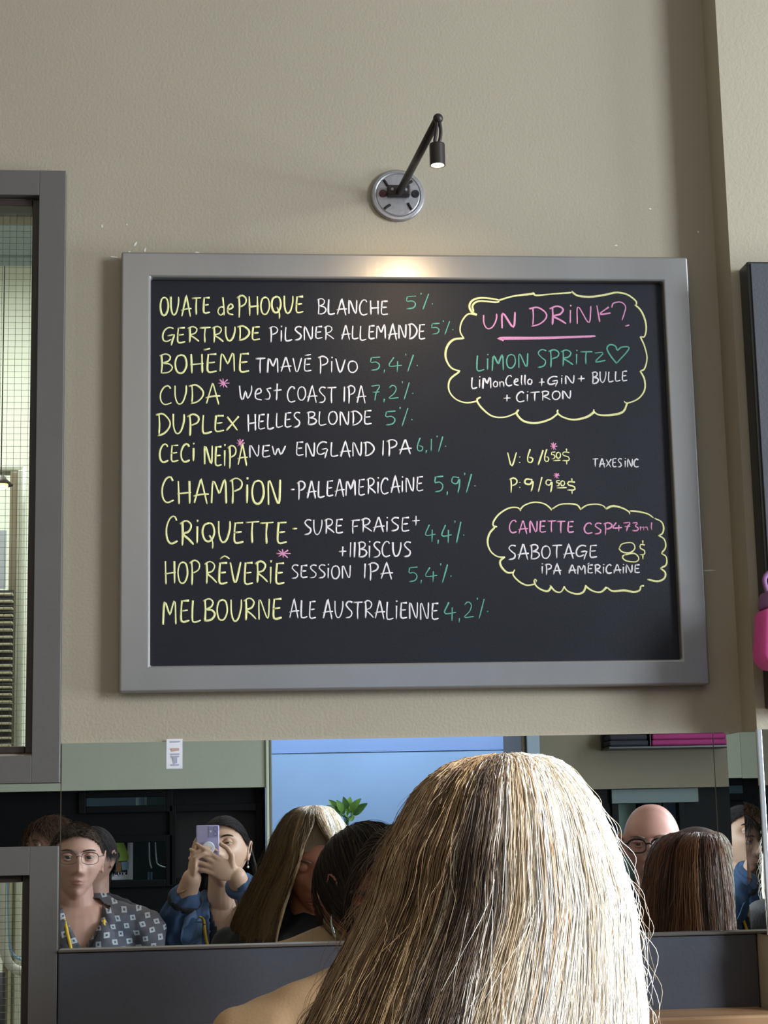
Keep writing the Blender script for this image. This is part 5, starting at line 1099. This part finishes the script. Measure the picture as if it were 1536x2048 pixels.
# phone
pxc, pzt = -.0225, CZ+.021
ph = empty('phone', (pxc, PH, pzt-.151)); tag(ph, 'lilac phone with twin lenses and a white round grip, held up in the mirror', 'phone')
lil = mat('lilac_glass', (.42, .38, .62), .12, coat=.5); lil2 = mat('lilac_bump', (.36, .33, .56), .2); bz = mat('black_glass', (.004, .004, .008), .05)
sub('phone_body', box((pxc-.0355, PH-.008, pzt-.145), (pxc+.0355, PH, pzt), .0038, seg=4), lil, ph, True)
sub('screen', box((pxc-.033, PH-.0084, pzt-.142), (pxc+.033, PH-.0081, pzt-.003)), mat('phone_screen', (.02, .02, .02), .1, emit=(.5, .5, .55), estr=.4), ph)
sub('camera_bump', box((pxc+.0025, PH+.0001, pzt-.0365), (pxc+.0325, PH+.0012, pzt-.0035), .0005), lil2, ph)
for dz in (-.0115, -.027):
    q = lathe([(0, .0020), (.0050, .0020), (.0062, .0024), (.0068, .0018), (.0068, .0), (0, 0)], 28, 'Y'); bmesh.ops.translate(q, verts=q.verts, vec=Vector((pxc+.0235, PH+.0012-.0022, pzt+dz))); sub('lens', q, bz, ph, True)
q = lathe([(0, .0006), (.003, .0006), (.003, 0), (0, 0)], 20, 'Y'); bmesh.ops.translate(q, verts=q.verts, vec=Vector((pxc+.009, PH+.0012, pzt-.019))); sub('flash', q, mat('flash_glass', (.8, .8, .7), .2), ph)
q = lathe([(0, .0105), (.0165, .0105), (.0195, .0095), (.0195, .0080), (.009, .0070), (.008, .0), (0, 0)], 40, 'Y'); bmesh.ops.translate(q, verts=q.verts, vec=Vector((pxc+.002, PH+.0002, pzt-.069))); sub('round_grip', q, mat('white_grip', (.80, .84, .92), .35), ph, True)

# ===== half-seen people further back
def bystander(label, x, y, headz, shirt, yaw=0, hair=None, curly=0, standing=False, lanyards=False, skin=(.35, .2, .15), seed=30, stoolname=None, lower=None, hw=.19):
    p = person(label, x, y); H = Head((x, y, headz), yaw, 0, 0, 1.0); sk = skin_mat('skin_%d' % seed, skin); sh = (x, y-.03*math.cos(yaw), headz-.205)
    if standing:
        t_, Dd, pe = torso(H, sh, hw, yaw=yaw, seat=headz-.205-.50-.11); pe = np.array(pe); R = Rz(yaw); lg = lambda i: [capsule(pe+R@np.array([s*.09, 0, -.03]), pe*[1, 1, 0]+R@np.array([s*.10, 0, 0])+[0, 0, .50], .088+i, .058+i) for s in (-1, 1)]+[capsule(pe*[1, 1, 0]+R@np.array([s*.10, 0, 0])+[0, 0, .50], pe*[1, 1, 0]+R@np.array([s*.10, 0, 0])+[0, 0, .09], .057+i, .042+i) for s in (-1, 1)]
    else: t_, Dd, pe = torso(H, sh, hw, yaw=yaw); lg = lambda i: legs(pe, yaw, i)
    al = [Dd(-hw, 0, -.045), Dd(-hw-.05, .02, -.33), Dd(-hw+.03, .20, -.50 if standing else -.40)]; ar = [Dd(hw, 0, -.045), Dd(hw+.05, .02, -.33), Dd(hw-.03, .20, -.50 if standing else -.40)]
    fw = Rz(yaw)@np.array([0, 1, -.2])
    body('body', H.prims()+t_+arm(*al)+arm(*ar)+lg(0)+hand(al[2], fw, (0, 0, -1), [(.3, .3, .3)]*4, 1)+hand(ar[2], fw, (0, 0, -1), [(.3, .3, .3)]*4, -1), sk, p, .006)
    eyes(p, H, skin=sk, brow=bpy.data.materials['dark_brow']); lips(p, H, (.3, .12, .1))
    t2, _, _ = torso(H, sh, hw, yaw=yaw, infl=.016, neck=False, **({'seat': headz-.205-.50-.11} if standing else {}))
    cloth('shirt', t2+[capsule(al[0], al[1], .068, .058), capsule(ar[0], ar[1], .068, .058)], shirt, p, voxel=.01); cloth('trousers', lg(.013)+[ellipsoid(pe, (.185, .145, .13))], lower or trousers, p, voxel=.01)
    if standing:
        for s in (-1, 1):
            v, f = ellipsoid((0, 0, 0), (.045, .125, .05)); v[:, 2] = np.maximum(v[:, 2]*1.2, -.030); R = Rz(yaw); v = v@R.T+pe*[1, 1, 0]+R@np.array([s*.10, .05, 0])+[0, 0, .031]
            me = bpy.data.meshes.new('shoe'); me.from_pydata(v.tolist(), [], f); finish(me, True); obj('shoe', me, shoe, p)
    else: feet(pe, yaw, p, shoe)
    cap_mesh('scalp_hair', H, p, bpy.data.materials['black_hair_base'], lambda u: hairline(u, -.03) > 0, 1.05)
    comb('hair', H, p, HS, 2600, hair or bk_, lambda u: np.array([u[0]*1.3, -.2, -.6]), (.15, .6), (1.06, 1.25 if curly else 1.09), seed, .0007, K=14 if curly else 8, wav=.05 if curly else 0)
    if lanyards: pass
    settle(p)
    if stoolname: stool(x, y-.03, stoolname)
c = V(184, 1712, 3.95); bystander('dark curly-haired person in black, in shadow behind the man in glasses and patterned shirt', c.x, c.y, CZ-.085, black_c, .5, seed=31, stoolname='wooden stool under the curly-haired person in black')
c = V(98, 1675, 4.55); bystander('person with brown curly hair glimpsed in the gap between the left windows', c.x, c.y, CZ-.045, mat('deep_brown_top', (.04, .025, .02), .8), .9, curly=1, seed=32, hair=[((.10, .05, .03), 3), ((.05, .03, .02), 3)], stoolname='wooden stool under the brown-haired person')
